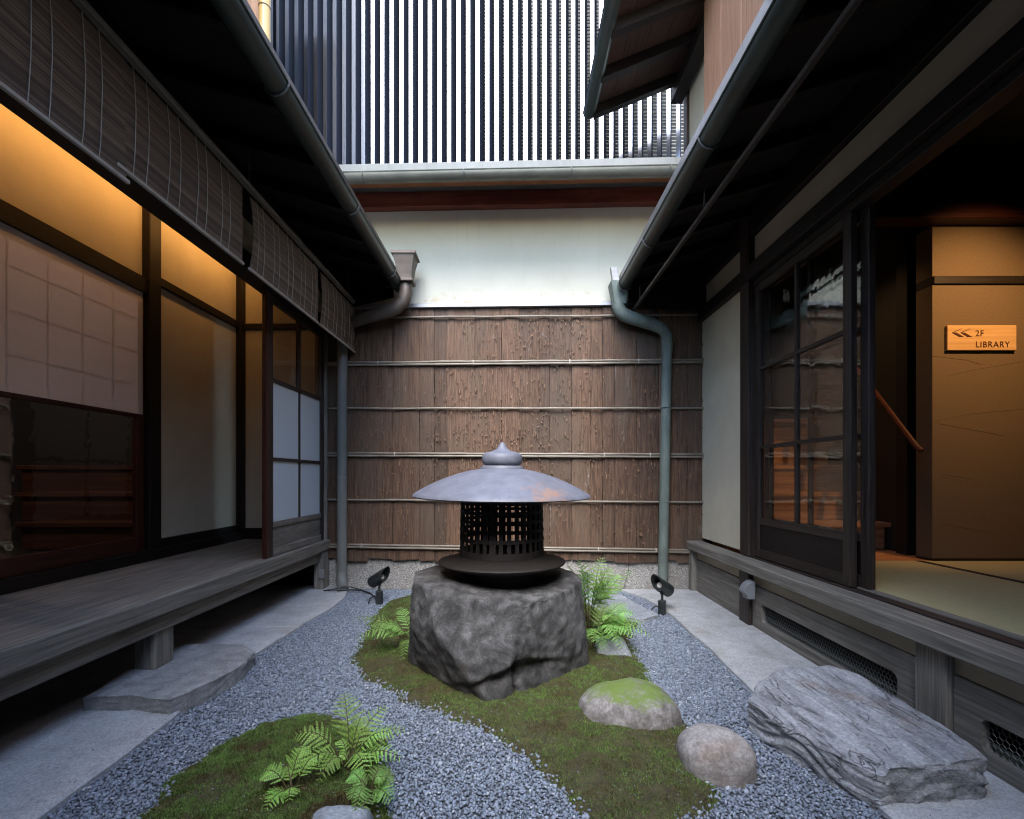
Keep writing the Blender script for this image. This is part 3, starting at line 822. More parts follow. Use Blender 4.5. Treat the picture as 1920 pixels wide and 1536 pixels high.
# roof
def roof(house, sx, xe, ze, xw, slope, y0, y1, nraf, flash, raf_m, sof_m, top_m, th=.1):
    """mono-pitch eave from the gutter line (xe, ze) inwards to xw; sx=-1 left, +1 right"""
    zt = lambda x: ze + abs(x - xe) * slope
    nb = 7; d = (xw - xe) / nb
    for i in range(nb):
        a, b = xe + d * i, xe + d * (i + 1) - d * .004
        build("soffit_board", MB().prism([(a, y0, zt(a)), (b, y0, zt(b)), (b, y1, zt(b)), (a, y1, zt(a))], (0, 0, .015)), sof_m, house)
    proto = None
    for i in range(nraf):
        y = y0 + .12 + (y1 - y0 - .24) * i / (nraf - 1)
        a = xe + sx * .03
        if proto is None:
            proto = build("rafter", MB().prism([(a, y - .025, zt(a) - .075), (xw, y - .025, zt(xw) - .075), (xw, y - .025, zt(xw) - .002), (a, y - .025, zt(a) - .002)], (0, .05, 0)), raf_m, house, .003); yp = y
        else:
            again(proto, (0, y - yp, 0))
    q = xe - sx * .02
    build("roof_covering", MB().prism([(q, y0, zt(xe) + .02), (xw, y0, zt(xw) + .02), (xw, y1, zt(xw) + .02), (q, y1, zt(xe) + .02)], (0, 0, th)), top_m, house)
    build("roof_edge", MB().box(min(q, q - sx * .012), max(q, q - sx * .012), y0, y1, zt(xe) + .0, zt(xe) + .02 + th + .012), flash, house, .002)
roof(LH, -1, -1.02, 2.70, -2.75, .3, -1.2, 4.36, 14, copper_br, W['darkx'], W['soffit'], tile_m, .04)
box("unseen_upper_wall", tile_m, LH, -2.85, -2.72, 1.2, 5.56, 3.2, 10.4, 0)  # out of view; height and dark tone shaped for the reflection in the fins
box("unseen_upper_wall", tile_m, LH, -2.85, -2.72, -1.2, 1.199, 3.2, 5.6, 0)  # out of view, kept low here to let in more skylight
build("interior_wall", MB().box(-4.6, -4.5, -1.2, 4.6, .4, 3.2).box(-4.5, -2.62, 4.4, 4.6, .4, 3.2).box(-4.5, -2.62, -1.2, -1.1, .4, 3.2).box(-4.6, -2.62, -1.2, 4.6, 3.2, 3.3).box(-4.5, -2.62, -1.2, 4.4, .3, .44), wallgrey_m, LH)

build('eave_dark_filler', MB().prism([(-1.62, 4.33, 2.46), (-1.06, 4.345, 2.60), (-1.06, 4.345, 2.72), (-1.62, 4.33, 2.88)], (0, .03, 0)), W['darkx'], LH)  # dark board added so the eave end reads dark
# warm cove lamp tucked behind the lintel
cv = thing("cove_lamp", "warm strip lamp washing the plaster from the veranda ceiling", "lamp", (-2.37, 2, 3.0))
box("lamp_strip", cove_m, cv, -2.207, -2.202, -1.0, 4.4, 2.86, 3.03, 0)
box("trough_lip", W['darky'], cv, -2.201, -2.185, -1.1, 4.45, 2.84, 3.049, 0)

# veranda
VR = thing("veranda", "weathered grey wooden veranda on short posts", "veranda", (-2.1, 2, 0))
xs_ = np.linspace(-2.47, -1.76, 8)
for i in range(7):
    box("plank", W['greyy'], VR, xs_[i] + .001, xs_[i + 1] - .001, -1.2, 4.6, .40, .43 + random.uniform(-.001, .001), .002)
box("edge_beam", W['greyy'], VR, -1.757, -1.645, -1.2, 4.45, .352, .442, .006)
box("under_beam", W['greyy'], VR, -1.755, -1.685, -1.2, 4.4, .262, .35, .004)
box("support_post", W['greyz'], VR, -1.80, -1.70, 2.33, 2.46, .084, .35, .005)
box("support_post", W['greyz'], VR, -1.80, -1.70, .4, .53, .02, .35, .005)
box("support_post", W['greyz'], VR, -1.74, -1.655, 4.28, 4.37, .02, .35, .005)
box("back_board", W['darky'], VR, -2.5, -2.46, -1.2, 4.5, -.02, .4, 0)
box("bracket", flash_m, VR, -1.69, -1.64, 4.262, 4.268, .12, .2, .001)

# shoji door with paper upper half and clear lower pane
SD = thing("shoji_door", "sliding door with white paper screen above a dark glass pane", "door", (-2.52, 2.8, .5))
for (y0, y1) in ((2.3, 2.36), (3.29, 3.355)):
    box("stile", W['redz'], SD, -2.555, -2.52, y0, y1, .5, 2.255)
box("rail", W['redy'], SD, -2.555, -2.52, 2.36, 3.29, .5, .595)
box("rail", W['redy'], SD, -2.555, -2.52, 2.36, 3.29, 2.2, 2.255)
box("rail", W['redy'], SD, -2.551, -2.525, 2.36, 3.29, 1.40, 1.43)
box("glass_pane", glass, SD, -2.54, -2.537, 2.355, 3.295, .594, 1.401, 0)
box("paper_sheet", paper, SD, -2.519, -2.517, 1.9, 3.335, 1.425, 2.285, 0)
for y in (2.44, 2.655, 2.87, 3.085):
    box("muntin", W['redz'], SD, -2.53, -2.522, y - .004, y + .004, 1.43, 2.2, 0)
for z in (1.62, 1.84, 2.06):
    box("muntin", W['redy'], SD, -2.532, -2.5305, 2.36, 3.29, z - .004, z + .004, 0)
SD2 = thing("shoji_door", "nearer sliding door with dark red stile beside the paper screen", "door", (-2.56, 1.8, .5))
for (y0, y1) in ((1.3, 1.36), (2.235, 2.295)):
    box("stile", W['redz'], SD2, -2.605, -2.57, y0, y1, .5, 2.255)
box("rail", W['redy'], SD2, -2.605, -2.57, 1.36, 2.235, .5, .595)
box("rail", W['redy'], SD2, -2.605, -2.57, 1.36, 2.235, 2.2, 2.255)
box("glass_pane", glass, SD2, -2.59, -2.587, 1.355, 2.24, .594, 2.2, 0)

# frosted sliding door at the veranda front
FD = thing("frosted_door", "sliding door with four frosted panes at the veranda front", "door", (-1.69, 3.9, .44))
for (y0, y1) in ((3.378, 3.44), (4.30, 4.36)):
    box("stile", W['brownz'], FD, -1.715, -1.68, y0, y1, .444, 2.278)
box("rail", W['greyy'], FD, -1.713, -1.682, 3.44, 4.30, .444, .50)
box("rail", W['greyy'], FD, -1.713, -1.682, 3.44, 4.30, .645, .685)
box("rail", W['browny'], FD, -1.711, -1.684, 3.44, 4.30, 1.115, 1.14)
box("rail", W['browny'], FD, -1.711, -1.684, 3.44, 4.30, 1.67, 1.70)
box("rail", W['browny'], FD, -1.713, -1.682, 3.44, 4.30, 2.23, 2.278)
box("muntin", W['brownz'], FD, -1.709, -1.686, 3.875, 3.893, .685, 1.67, 0)
box("muntin", W['brownz'], FD, -1.709, -1.686, 3.86, 3.90, 1.70, 2.23, 0)
box("lower_panel", W['greyy'], FD, -1.703, -1.692, 3.44, 4.30, .50, .645, 0)
for (y0, y1) in ((3.44, 3.875), (3.893, 4.30)):
    box("frosted_pane", frosted, FD, -1.699, -1.696, y0, y1, .685, 1.115, 0)
    box("frosted_pane", frosted, FD, -1.699, -1.696, y0, y1, 1.14, 1.67, 0)
for (y0, y1) in ((3.44, 3.86), (3.90, 4.30)):
    box("clear_pane", glass, FD, -1.699, -1.696, y0, y1, 1.70, 2.23, 0)

# stairs; the left set is added in place of reflections in the glass
def staircase(label, x0, x1, ys, zs, m1, side=1):
    t = thing("staircase", label, "stairs", ((x0 + x1) / 2, ys[0], zs[0]))
    for i in range(len(zs)):
        y = ys[i]; z0 = zs[0] - .2 if i == 0 else zs[i - 1]
        if side != 1: x0 = -1.0 * y
        sm = W['stairx'] if side == 1 else W['stairdark']
        box("tread", sm, t, x0 - .03, x1 + .03, y - .03, y + (ys[1] - ys[0]) + .02, zs[i] - .035, zs[i])
        hh = (zs[i] - .035 - z0) / 3
        for k in range(3):
            box("riser_board", sm, t, x0, x1, y, y + .02, z0 + hh * k, z0 + hh * (k + 1) - .0015, 0)
    return t
staircase("dim red steps standing in for reflections in the glass pane", -3.72, -2.66, [3.7, 3.92, 4.14], [.66, .88, 1.10], None, .98)

# reed blinds
def blind(y0, y1, z0, z1, label):
    t = thing("reed_blind", label, "blind", (-1.41, (y0 + y1) / 2, z1), "reed blinds hanging along the left eave")
    n = int((z1 - z0) / .0048); vs, fs = MB(), None
    rr = random.Random(int(y0 * 100))
    for i in range(n):
        z = z0 + .008 + (z1 - z0 - .01) * i / n
        b0, b1 = y0 + .012 * math.sin(i / n * 3) + rr.uniform(-.003, .003), y1 - .02 * math.sin(i / n * 3.1) + rr.uniform(-.003, .003)
        dx = .012 * math.sin(i / n * math.pi)
        h = rr.uniform(.0017, .0021)
        vs.box(-1.4125 + dx, -1.4095 + dx, b0, b1, z - h, z + h)
    build("reed_slats", vs, reed_m, t, kind="stuff")
    build("bottom_bar", MB().box(-1.417, -1.403, y0 - .01, y1 + .01, z0 - .004, z0 + .010), cord_m, t, .002)
    y = y0 + .06; j = 0
    while y < y1 - .03:
        pts = [(-1.4055 + .012 * math.sin(q * math.pi), y + .004 * noise.noise(Vector((q * 4, y * 9, 1))), z0 + (z1 - z0) * q) for q in np.linspace(0, 1, 8)]
        build("cord", MB().tube(pts, .0017, 4), cord_m, t)
        y += .065 if j % 2 == 0 else .115
        j += 1
for a in ((.82, 1.79, 2.077, 2.52, "nearest reed blind, hung slightly lower than the rest"),
          (1.755, 2.555, 2.112, 2.515, "second reed blind from the camera, overlapping the nearest one"),
          (2.63, 3.54, 2.112, 2.51, "third reed blind, just beyond the gap showing pale plaster"),
          (3.585, 4.36, 2.112, 2.505, "short farthest reed blind ending at the bark fence")):
    blind(*a)
hr = build("hanging_rail", MB().box(-1.425, -1.395, -1.0, 4.36, 2.535, 2.562), W['greyy'], None, .003); tag(hr, "long thin timber rail above the reed blinds", "rail")
for y in (2.62, 4.2): 
    box("hanger", wire_m, hr, -1.413, -1.407, y, y + .006, 2.562, 2.78, 0)

GX = -1.0
gl = thing("rain_gutter", "dark green gutter along the left eave above the blinds", "gutter", (GX, 2, 2.66))
build("trough", gutter_mesh((GX, -1.2, 2.655), (GX, 4.32, 2.672), .051), gutter_m, gl, smooth=True)
for y in (.18, 1.12, 2.07, 3.01, 3.95): build("bracket", gutter_strap((GX, y, 2.665), (0, 1, 0), .055), wire_m, gl, smooth=True)

# left hopper and downpipe
DP = thing("downspout", "brown copper rain hopper with grey pipe at left fence end", "downspout", (-1.5, 4.3, 0))
def frust(c0, h0, c1, h1):
    (x0, y0, z0), (a0, b0), (x1, y1, z1), (a1, b1) = c0, h0, c1, h1
    vs = [(x0 - a0, y0 - b0, z0), (x0 + a0, y0 - b0, z0), (x0 + a0, y0 + b0, z0), (x0 - a0, y0 + b0, z0), (x1 - a1, y1 - b1, z1), (x1 + a1, y1 - b1, z1), (x1 + a1, y1 + b1, z1), (x1 - a1, y1 + b1, z1)]
    return vs, [(0, 3, 2, 1), (4, 5, 6, 7), (0, 1, 5, 4), (1, 2, 6, 5), (2, 3, 7, 6), (3, 0, 4, 7)]
hb = MB()
prof = [(2.90, .102, .1), (2.878, .102, .1), (2.877, .09, .088), (2.80, .073, .07), (2.72, .062, .056), (2.66, .057, .05)]
for a, b in zip(prof[:-1], prof[1:]):
    v, f = frust((-.92, 4.2, b[0]), (b[1], b[2]), (-.92, 4.2, a[0]), (a[1], a[2])); hb.add(v, f)
build("hopper", hb, copper_br, DP)
build("hopper_band", MB().box(-.99, -.845, 4.125, 4.275, 2.655, 2.685), copper_br, DP, .006)
bend = [(-.92, 4.2, 2.66), (-.92, 4.2, 2.58), (-.94, 4.2, 2.51), (-1.0, 4.205, 2.45), (-1.08, 4.21, 2.42), (-1.25, 4.24, 2.385), (-1.4, 4.28, 2.35), (-1.475, 4.3, 2.29), (-1.495, 4.3, 2.2)]
build("offset_bend", MB().tube(bend, [.058, .06, .06, .06, .058, .054, .05, .047, .045], 12, flat=.8), copper_br, DP, smooth=True)
build("pipe", MB().tube([(-1.495, 4.3, 2.22), (-1.498, 4.3, 1.0), (-1.5, 4.3, .16)], .043, 16), pipe_m, DP, smooth=True)
build("pipe_collar", MB().lathe([(.043, -.003), (.0455, 0), (.043, .003)], 18, c=(-1.498, 4.3, 1.0)), flash_m, DP)
build("shoe", MB().tube([(-1.5, 4.3, .17), (-1.497, 4.29, .11), (-1.48, 4.26, .06), (-1.46, 4.22, .03)], [.045, .046, .047, .049], 16), pipe_m, DP, smooth=True)
gc = build("ground_cable", MB().tube([(-1.62, 4.2, .03), (-1.52, 4.18, .04), (-1.42, 4.24, .03), (-1.3, 4.22, .025), (-1.2, 4.14, .015), (-1.1, 4.0, .004)], .006, 6)
           .tube([(-1.6, 4.22, .03), (-1.42, 4.28, .045), (-1.3, 4.25, .02), (-1.22, 4.2, .008)], .005, 6), cable_m, smooth=True); tag(gc, "black cables lying by the foot of the left downspout", "cable")

# ------------------------------------------------------------------ right house
RH = thing("timber_house", "dark timber house with open tatami room and vented base", "house", (2.2, 2, 0))
box("plaster_panel", plaster_lit, RH, 1.655, 1.72, 3.52, 4.40, .47, 2.355, 0)
box("post", W['brownz'], RH, 1.625, 1.74, 3.39, 3.515, .45, 3.1, .004)
box("lintel", W['darky'], RH, 1.61, 1.74, -1.2, 4.36, 2.355, 2.455, .004)
box("lintel_track", W['darky'], RH, 1.655, 1.735, -1.2, 3.39, 2.31, 2.354, .003)
box("plaster_panel", plaster, RH, 1.67, 1.72, -1.2, 3.39, 2.455, 2.66, 0)
box("plaster_panel", plaster, RH, 1.67, 1.72, 3.515, 4.36, 2.455, 2.66, 0)
box("upper_beam", W['darky'], RH, 1.63, 1.74, -1.2, 3.388, 2.66, 3.1, .003)
box("upper_beam", W['darky'], RH, 1.63, 1.74, 3.517, 4.36, 2.66, 3.1, .003)
box("sill_beam", W['greyy'], RH, 1.52, 1.645, -1.2, 4.32, .375, .447, .006)
box("sill_track", W['browny'], RH, 1.646, 1.70, -1.2, 3.39, .40, .452, .002)
box("sill_track", W['greyy'], RH, 1.704, 1.75, -1.2, 3.39, .40, .456, .002)
box("plaster_panel", plaster_warm, RH, 1.59, 1.65, -1.2, 4.3, .295, .374, 0)
for (y0, y1, m) in ((3.245, 3.385, W['brownz']), (1.765, 1.905, W['greyz']), (4.235, 4.31, W['greyz'])):
    box("base_post", m, RH, 1.558 if y0 < 4 else 1.54, 1.66, y0, y1, .015, .374, .005)
# base boards with long vents
def vent_board(y0, y1, v0, v1, zc0, zc1):
    outer = [Vector((0, y0, .02)), Vector((0, y1, .02)), Vector((0, y1, .292)), Vector((0, y0, .292))]
    rad = (zc1 - zc0) / 2; zc = (zc0 + zc1) / 2; inner = []
    if v0 is not None:
        cr = rad * .55
        for (cy, cz, a0) in ((v1 - cr, zc1 - cr, 0), (v0 + cr, zc1 - cr, 90), (v0 + cr, zc0 + cr, 180), (v1 - cr, zc0 + cr, 270)):
            for k in range(6):
                q = R(a0 + 18 * k); inner.append(Vector((0, cy + cr * math.cos(q), cz + cr * math.sin(q))))
    loops = [outer] + ([inner] if inner else [])
    tris = tessellate_polygon(loops); pts = [p for l in loops for p in l]; n = len(pts)
    vs = [p + Vector((1.582, 0, 0)) for p in pts] + [p + Vector((1.612, 0, 0)) for p in pts]
    fs = [tuple(t) for t in tris] + [tuple(i + n for i in t)[::-1] for t in tris]
    s = 0
    for l in loops:
        for k in range(len(l)):
            a, b = s + k, s + (k + 1) % len(l); fs.append((a, b, b + n, a + n))
        s += len(l)
    b = MB().add(vs, fs)
    o = build("base_board", b, W['greyy'], RH, origin=True)
    if inner:
        # hexagonal wire netting behind the slot
        net = MB(); c = .0125; yy = v0 - .02; row = 0
        dy, dzz = c * math.sqrt(3), c * 1.5
        for ir in range(int((zc1 - zc0 + .04) / dzz) + 1):
            z = zc0 - .02 + ir * dzz
            for ic in range(int((v1 - v0 + .04) / dy) + 1):
                y = v0 - .02 + ic * dy + (dy / 2 if ir % 2 else 0)
                P = [Vector((1.604, y + c * math.sin(R(60 * q)), z + c * math.cos(R(60 * q)))) for q in range(6)]
                for q in (0, 1, 2):
                    net.tube([P[q], P[q + 1]], .0011, 3, False)
        build("wire_netting", net, wire_m, o, kind="stuff")
vent_board(1.91, 3.24, 2.02, 3.13, .075, .19)
vent_board(.2, 1.76, .75, 1.66, .075, .19)
vent_board(3.39, 4.23, None, None, 0, 0)
vent_board(-1.2, .195, None, None, 0, 0)
box("crawl_back", W['darky'], RH, 1.9, 1.95, -1.2, 4.3, -.05, .4, 0)

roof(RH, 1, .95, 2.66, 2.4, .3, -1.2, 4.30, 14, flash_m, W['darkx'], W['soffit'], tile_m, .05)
build('eave_dark_filler', MB().prism([(1.0, 4.255, 2.50), (1.75, 4.235, 2.42), (1.75, 4.235, 2.9), (1.0, 4.255, 2.68)], (0, .03, 0)), W['darkx'], RH)  # dark filler added over the pale wall under this eave end
GXR = .935
gr = thing("rain_gutter", "dark green gutter along the right eave", "gutter", (GXR, 2, 2.62))
build("trough", gutter_mesh((GXR, -1.2, 2.60), (GXR, 4.26, 2.625), .051), gutter_m, gr, smooth=True)
for y in (.3, 1.33, 2.33, 3.33, 4.1): build("bracket", gutter_strap((GXR, y, 2.615), (0, 1, 0), .055), wire_m, gr, smooth=True)
hr = build("hanging_rail", MB().box(1.022, 1.046, -1.0, 4.2, 2.422, 2.446), W['browny'], None, .003); tag(hr, "long thin timber rail hung under the right eave", "rail")
for y in (1.2, 2.65, 4.0): box("hanger", wire_m, hr, 1.032, 1.038, y, y + .006, 2.45, 2.60, 0)

D2 = thing("downspout", "green verdigris copper downspout on the bark fence", "downspout", (1.29, 4.2, 0))
build("hopper", MB().add(*frust((.91, 4.2, 2.47), (.05, .05), (.9, 4.2, 2.66), (.075, .075))), verdigris, D2, .004)
bend = [(.9, 4.2, 2.53), (.9, 4.2, 2.47), (.915, 4.2, 2.42), (.955, 4.2, 2.385), (1.05, 4.205, 2.355), (1.2, 4.21, 2.31), (1.28, 4.215, 2.275), (1.318, 4.215, 2.22), (1.325, 4.215, 2.14), (1.322, 4.215, 2.05)]
build("offset_bend", MB().tube(bend, [.056, .058, .058, .057, .055, .053, .051, .05, .048, .044], 14), verdigris, D2, smooth=True)
build("pipe", MB().tube([(1.322, 4.215, 2.08), (1.305, 4.21, 1.2), (1.28, 4.2, .02)], .042, 16), verdigris, D2, smooth=True)
for z in (1.60, .79): build("pipe_clip", MB().lathe([(.044, -.008), (.047, -.006), (.047, .006), (.044, .008)], 16, c=(1.3 + (z - 1) * .012, 4.208, z)), verdigris, D2)
wb = build("wall_bracket", MB().add(*frust((.885, 4.22, 2.66), (.03, .02), (.865, 4.22, 2.80), (.03, .02))), flash_m, None, .003); tag(wb, "small white bracket at the end of the right gutter", "bracket")

# glazed sliding doors
def glazed_door(x, y0, y1, label, cols):
    t = thing("glazed_door", label, "door", (x, (y0 + y1) / 2, .456))
    s = .06
    x0, x1 = x, x + .034
    box("stile", W['brownz'], t, x0, x1, y0, y0 + s, .457, 2.33); box("stile", W['brownz'], t, x0, x1, y1 - s, y1, .457, 2.33)
    a, b = y0 + s, y1 - s
    box("rail", W['browny'], t, x0 + .001, x1 - .001, a, b, .457, .515)
    box("rail", W['browny'], t, x0 + .001, x1 - .001, a, b, .68, .725)
    box("rail", W['browny'], t, x0 + .001, x1 - .001, a, b, 2.265, 2.33)
    box("lower_panel", W['darky'], t, x0 + .01, x0 + .02, a, b, .515, .68, 0)
    mid = a + (b - a) * .5
    zr = [1.205, 1.735]
    for z in zr: box("muntin", W['browny'], t, x0 + .004, x1 - .004, a, b, z - .011, z + .011, .002)
    seg = [(.725, zr[0] - .011), (zr[0] + .011, zr[1] - .011), (zr[1] + .011, 2.265)]
    for (z0, z1) in seg:
        box("muntin", W['brownz'], t, x0 + .004, x1 - .004, mid - .011, mid + .011, z0, z1, .002)
        for (p, q) in ((a, mid - .011), (mid + .011, b)):
            box("glass_pane", glass, t, x0 + .015, x0 + .018, p, q, z0, z1, 0)
glazed_door(1.665, 2.42, 3.385, "front glazed sliding door with six panes on the right", 2)
glazed_door(1.712, 2.36, 3.34, "rear glazed sliding door mostly hidden behind the front one", 2)

# tatami room
box("tatami_mat", tatami_m, RH, 1.752, 2.62, -1.2, 3.2, .40, .455, .002)
box("tatami_mat", tatami_m, RH, 2.665, 4.4, -1.2, 3.2, .40, .455, .002)
box("tatami_edging", black_m, RH, 2.62, 2.665, -1.2, 3.2, .40, .4565, 0)
box("wood_floor", W['stairx'], RH, 1.752, 4.4, 3.202, 4.6, .40, .452, .002)
build("interior_wall", MB().box(4.4, 4.5, -1.2, 4.9, .3, 3.1).box(1.72, 4.5, 4.72, 4.8, .3, 4).box(1.72, 4.5, -1.3, -1.2, .3, 3.1).box(1.72, 4.5, -1.2, 3.4, 3.1, 3.2).box(1.72, 4.5, 3.4, 4.9, 4.0, 4.1).box(1.72, 1.74, 4.4, 4.8, .3, 4).box(1.72, 4.5, 3.4, 3.45, 3.1, 4.1).box(1.745, 1.78, 3.4, 4.9, 2.5, 4.1).box(4.4, 4.5, 3.4, 4.9, 3.1, 4.1), wallgrey_m, RH)
box("inner_beam", W['redx'], RH, 1.76, 4.4, 3.1, 3.22, 2.64, 3.08, .003)
box("inner_post", black_m, RH, 2.77, 2.87, 3.45, 3.55, .4, 3.1, .003)
box("stair_wall", wallgrey_m, RH, 2.83, 2.87, 3.56, 4.7, .44, 3.4, 0)
PW = thing("sign_partition", "ochre paper partition with dark rail in the tatami room", "wall", (3.4, 3.25, .45))
pm = noisy('ochre wall paper', [(.3, (.1, .072, .044)), (.7, (.135, .1, .062))], 90, rough=.85, bs=.12, bd=.001)
box("lower_panel", pm, PW, 2.735, 4.35, 3.2, 3.33, .47, 2.255, 0)
box("upper_panel", pm, PW, 2.735, 4.35, 3.2, 3.33, 2.31, 2.64, 0)
box("partition_rail", W['darkx'], PW, 2.735, 4.35, 3.185, 3.33, 2.257, 2.308, .002)
box("base_strip", W['darkx'], PW, 2.735, 4.35, 3.19, 3.33, .455, .468, 0)
# raised paper seams
for pts in ([(2.74, 1.79), (2.95, 1.765), (3.06, 1.735)], [(2.83, 1.66), (3.0, 1.70), (3.35, 1.76)], [(2.74, 1.36), (2.95, 1.41), (3.35, 1.45)], [(2.78, 1.35), (3.1, 1.29), (3.2, 1.27)], [(2.8, 1.02), (3.0, .99)], [(2.8, .7), (3.1, .64)]):
    build("paper_seam", MB().tube([(a, 3.2, b) for a, b in pts], .0022, 4), pm, PW)
SG = thing("wall_sign", "pale wooden sign reading 2F LIBRARY on the ochre partition", "sign", (3.04, 3.19, 1.82))
box("board", W['sign'], SG, 2.815, 3.262, 3.178, 3.196, 1.822, 1.985, .002)
def text(s, x, z, size, parent):
    cu = bpy.data.curves.new("lettering", 'FONT'); cu.body = s; cu.size = size; cu.extrude = .0012; cu.space_character = 1.12
    o = bpy.data.objects.new("lettering", cu); o.location = (x, 3.1765, z); o.rotation_euler = (R(90), 0, 0); cu.materials.append(letter_m)
    me = bpy.data.meshes.new_from_object(o); q = bpy.data.objects.new('lettering', me); q.location = o.location; q.rotation_euler = o.rotation_euler
    bpy.data.objects.remove(o); link(q, parent)
text("2F", 2.993, 1.914, .054, SG); text("LIBRARY", 2.993, 1.842, .054, SG)
ar = MB()
sg = lambda pts: ar.prism([(2.843 + a * .128, 3.1785, 1.908 + b * .056) for a, b in pts], (0, -.003, 0))
for o_ in (0, .42):
    sg([(o_, .5), (o_ + .22, .5), (o_ + .58, .02), (o_ + .36, .02)])
    sg([(o_ + .02, .53), (o_ + .46, .98), (o_ + .50, .98), (o_ + .08, .53)])
sg([(.46, .98), (1.0, .98), (1.0, .95), (.5, .95)][:4]) if False else None
build("arrow_mark", ar, letter_m, SG)
st = staircase("wooden stairs rising behind the glazed doors", 1.86, 2.80, [3.7, 3.92, 4.14, 4.36, 4.58], [.66, .88, 1.10, 1.32, 1.54], None)
hd = build("handrail", MB().tube([(2.64, 3.17, 1.17), (2.63, 3.2, 1.2), (2.605, 3.6, 1.69), (2.59, 3.8, 1.92)], .017, 8), W['redy'], None, smooth=True); tag(hd, "brown round handrail beside the stairs", "handrail")

def warm_lamp(name, label, loc, energy, col, spot=None, rot=(0, 0, 0)):
    t = thing(name, label, "lamp", loc)
    build("housing", MB().lathe([(.0, .06), (.03, .06), (.035, .05), (.035, .0), (.031, .0), (.03, .045), (.0, .045)], 16, c=(loc[0], loc[1], loc[2] + .02)), lamp_m, t)
    l = bpy.data.lights.new(name + "_light", 'SPOT' if spot else 'POINT'); l.energy = energy; l.color = col; l.shadow_soft_size = .03
    if spot: l.spot_size = R(spot[0]); l.spot_blend = spot[1]
    o = bpy.data.objects.new(name + "_light", l); o.location = (loc[0], loc[1], loc[2] - .01); o.rotation_euler = rot
    link(o, t)
    return t
warm_lamp("sign_downlight", "small ceiling lamp above the wooden sign", (2.95, 2.2, 2.72), 17, (1, .53, .2), (82, 1.0), (R(51), 0, 0))
warm_lamp("stair_downlight", "small ceiling lamp above the stairs", (2.3, 3.7, 2.9), 2.2, (1, .55, .25), (110, .8), (0, 0, 0))
warm_lamp("paper_backlight", "added lamp backlighting the paper screen", (-3.7, 2.75, 2.45), 3.2, (1, .74, .66))  # added backlight so the paper grid and inner steps show

# upper storey at right
UP = thing("upper_storey", "upper storey of the right house with timber wall and dark eave", "house", (1.7, 3, 3.0))
for i in range(16):
    b = 4.11 - .335 * i
    if b < -1.0: break
    box("wall_plank", W['cedarz'], UP, 1.6, 1.63, b - .332, b, 2.93, 5.25, .003)
box("corner_post", W['brownz'], UP, 1.765, 1.87, 4.98, 5.08, 2.85, 5.3, .004)
box("plaster_panel", white, UP, 1.79, 1.83, 4.1, 4.978, 2.85, 5.3, 0)
UX, UZ, US = .80, 4.74, .41
uz = lambda x: UZ + (x - UX) * US
eave_m = wood('eave plank brown', (.03, .016, .012), (.055, .03, .022), (.08, .048, .036), 'y', .7)
for i in range(5):
    a, b = UX + .2 * i, UX + .2 * (i + 1) - .004
    build("soffit_board", MB().prism([(a, 3.66, uz(a)), (b, 3.66, uz(b)), (b, 5.03, uz(b)), (a, 5.03, uz(a))], (0, 0, .02)), eave_m, UP)
p0 = None
for i in range(3):
    if p0 is None:
        p0 = build("rafter", MB().prism([(UX + .02, 4.94, uz(UX + .02) - .1), (1.8, 4.94, uz(1.8) - .1), (1.8, 4.94, uz(1.8) - .001), (UX + .02, 4.94, uz(UX + .02) - .001)], (0, .075, 0)), W['darkx'], UP, .004)
    else: again(p0, (0, -.46 * i, 0))
box("wall_plate", W['darky'], UP, 1.63, 1.75, 4.12, 5.08, 4.86, 4.98, .004)
build("roof_covering", MB().prism([(UX - .05, 3.66, uz(UX) + .012), (2.3, 3.66, uz(2.3) + .03), (2.3, 5.08, uz(2.3) + .03), (UX - .05, 5.08, uz(UX) + .012)], (0, 0, .06)), tile_m, UP)
gu = thing("rain_gutter", "upper gutter on the high right eave in front of louvres", "gutter", (.77, 4.3, 4.7))
build("trough", gutter_mesh((.775, 3.66, 4.695), (.775, 5.0, 4.705), .06), gutter_m, gu, smooth=True)
for y in (3.9, 4.53): build("bracket", gutter_strap((.775, y, 4.71), (0, 1, 0), .064), wire_m, gu, smooth=True)

# unseen wall and eave behind the viewer, added to cut light from there
rw = build("rear_light_blocker", MB().box(-3, 3, -1.4, -1.25, 0, 3.2).prism([(-3, -.6, 2.62), (3, -.6, 2.62), (3, -1.3, 2.9), (-3, -1.3, 2.9)], (0, 0, .1)), W['darkx']); rw["kind"] = "structure"

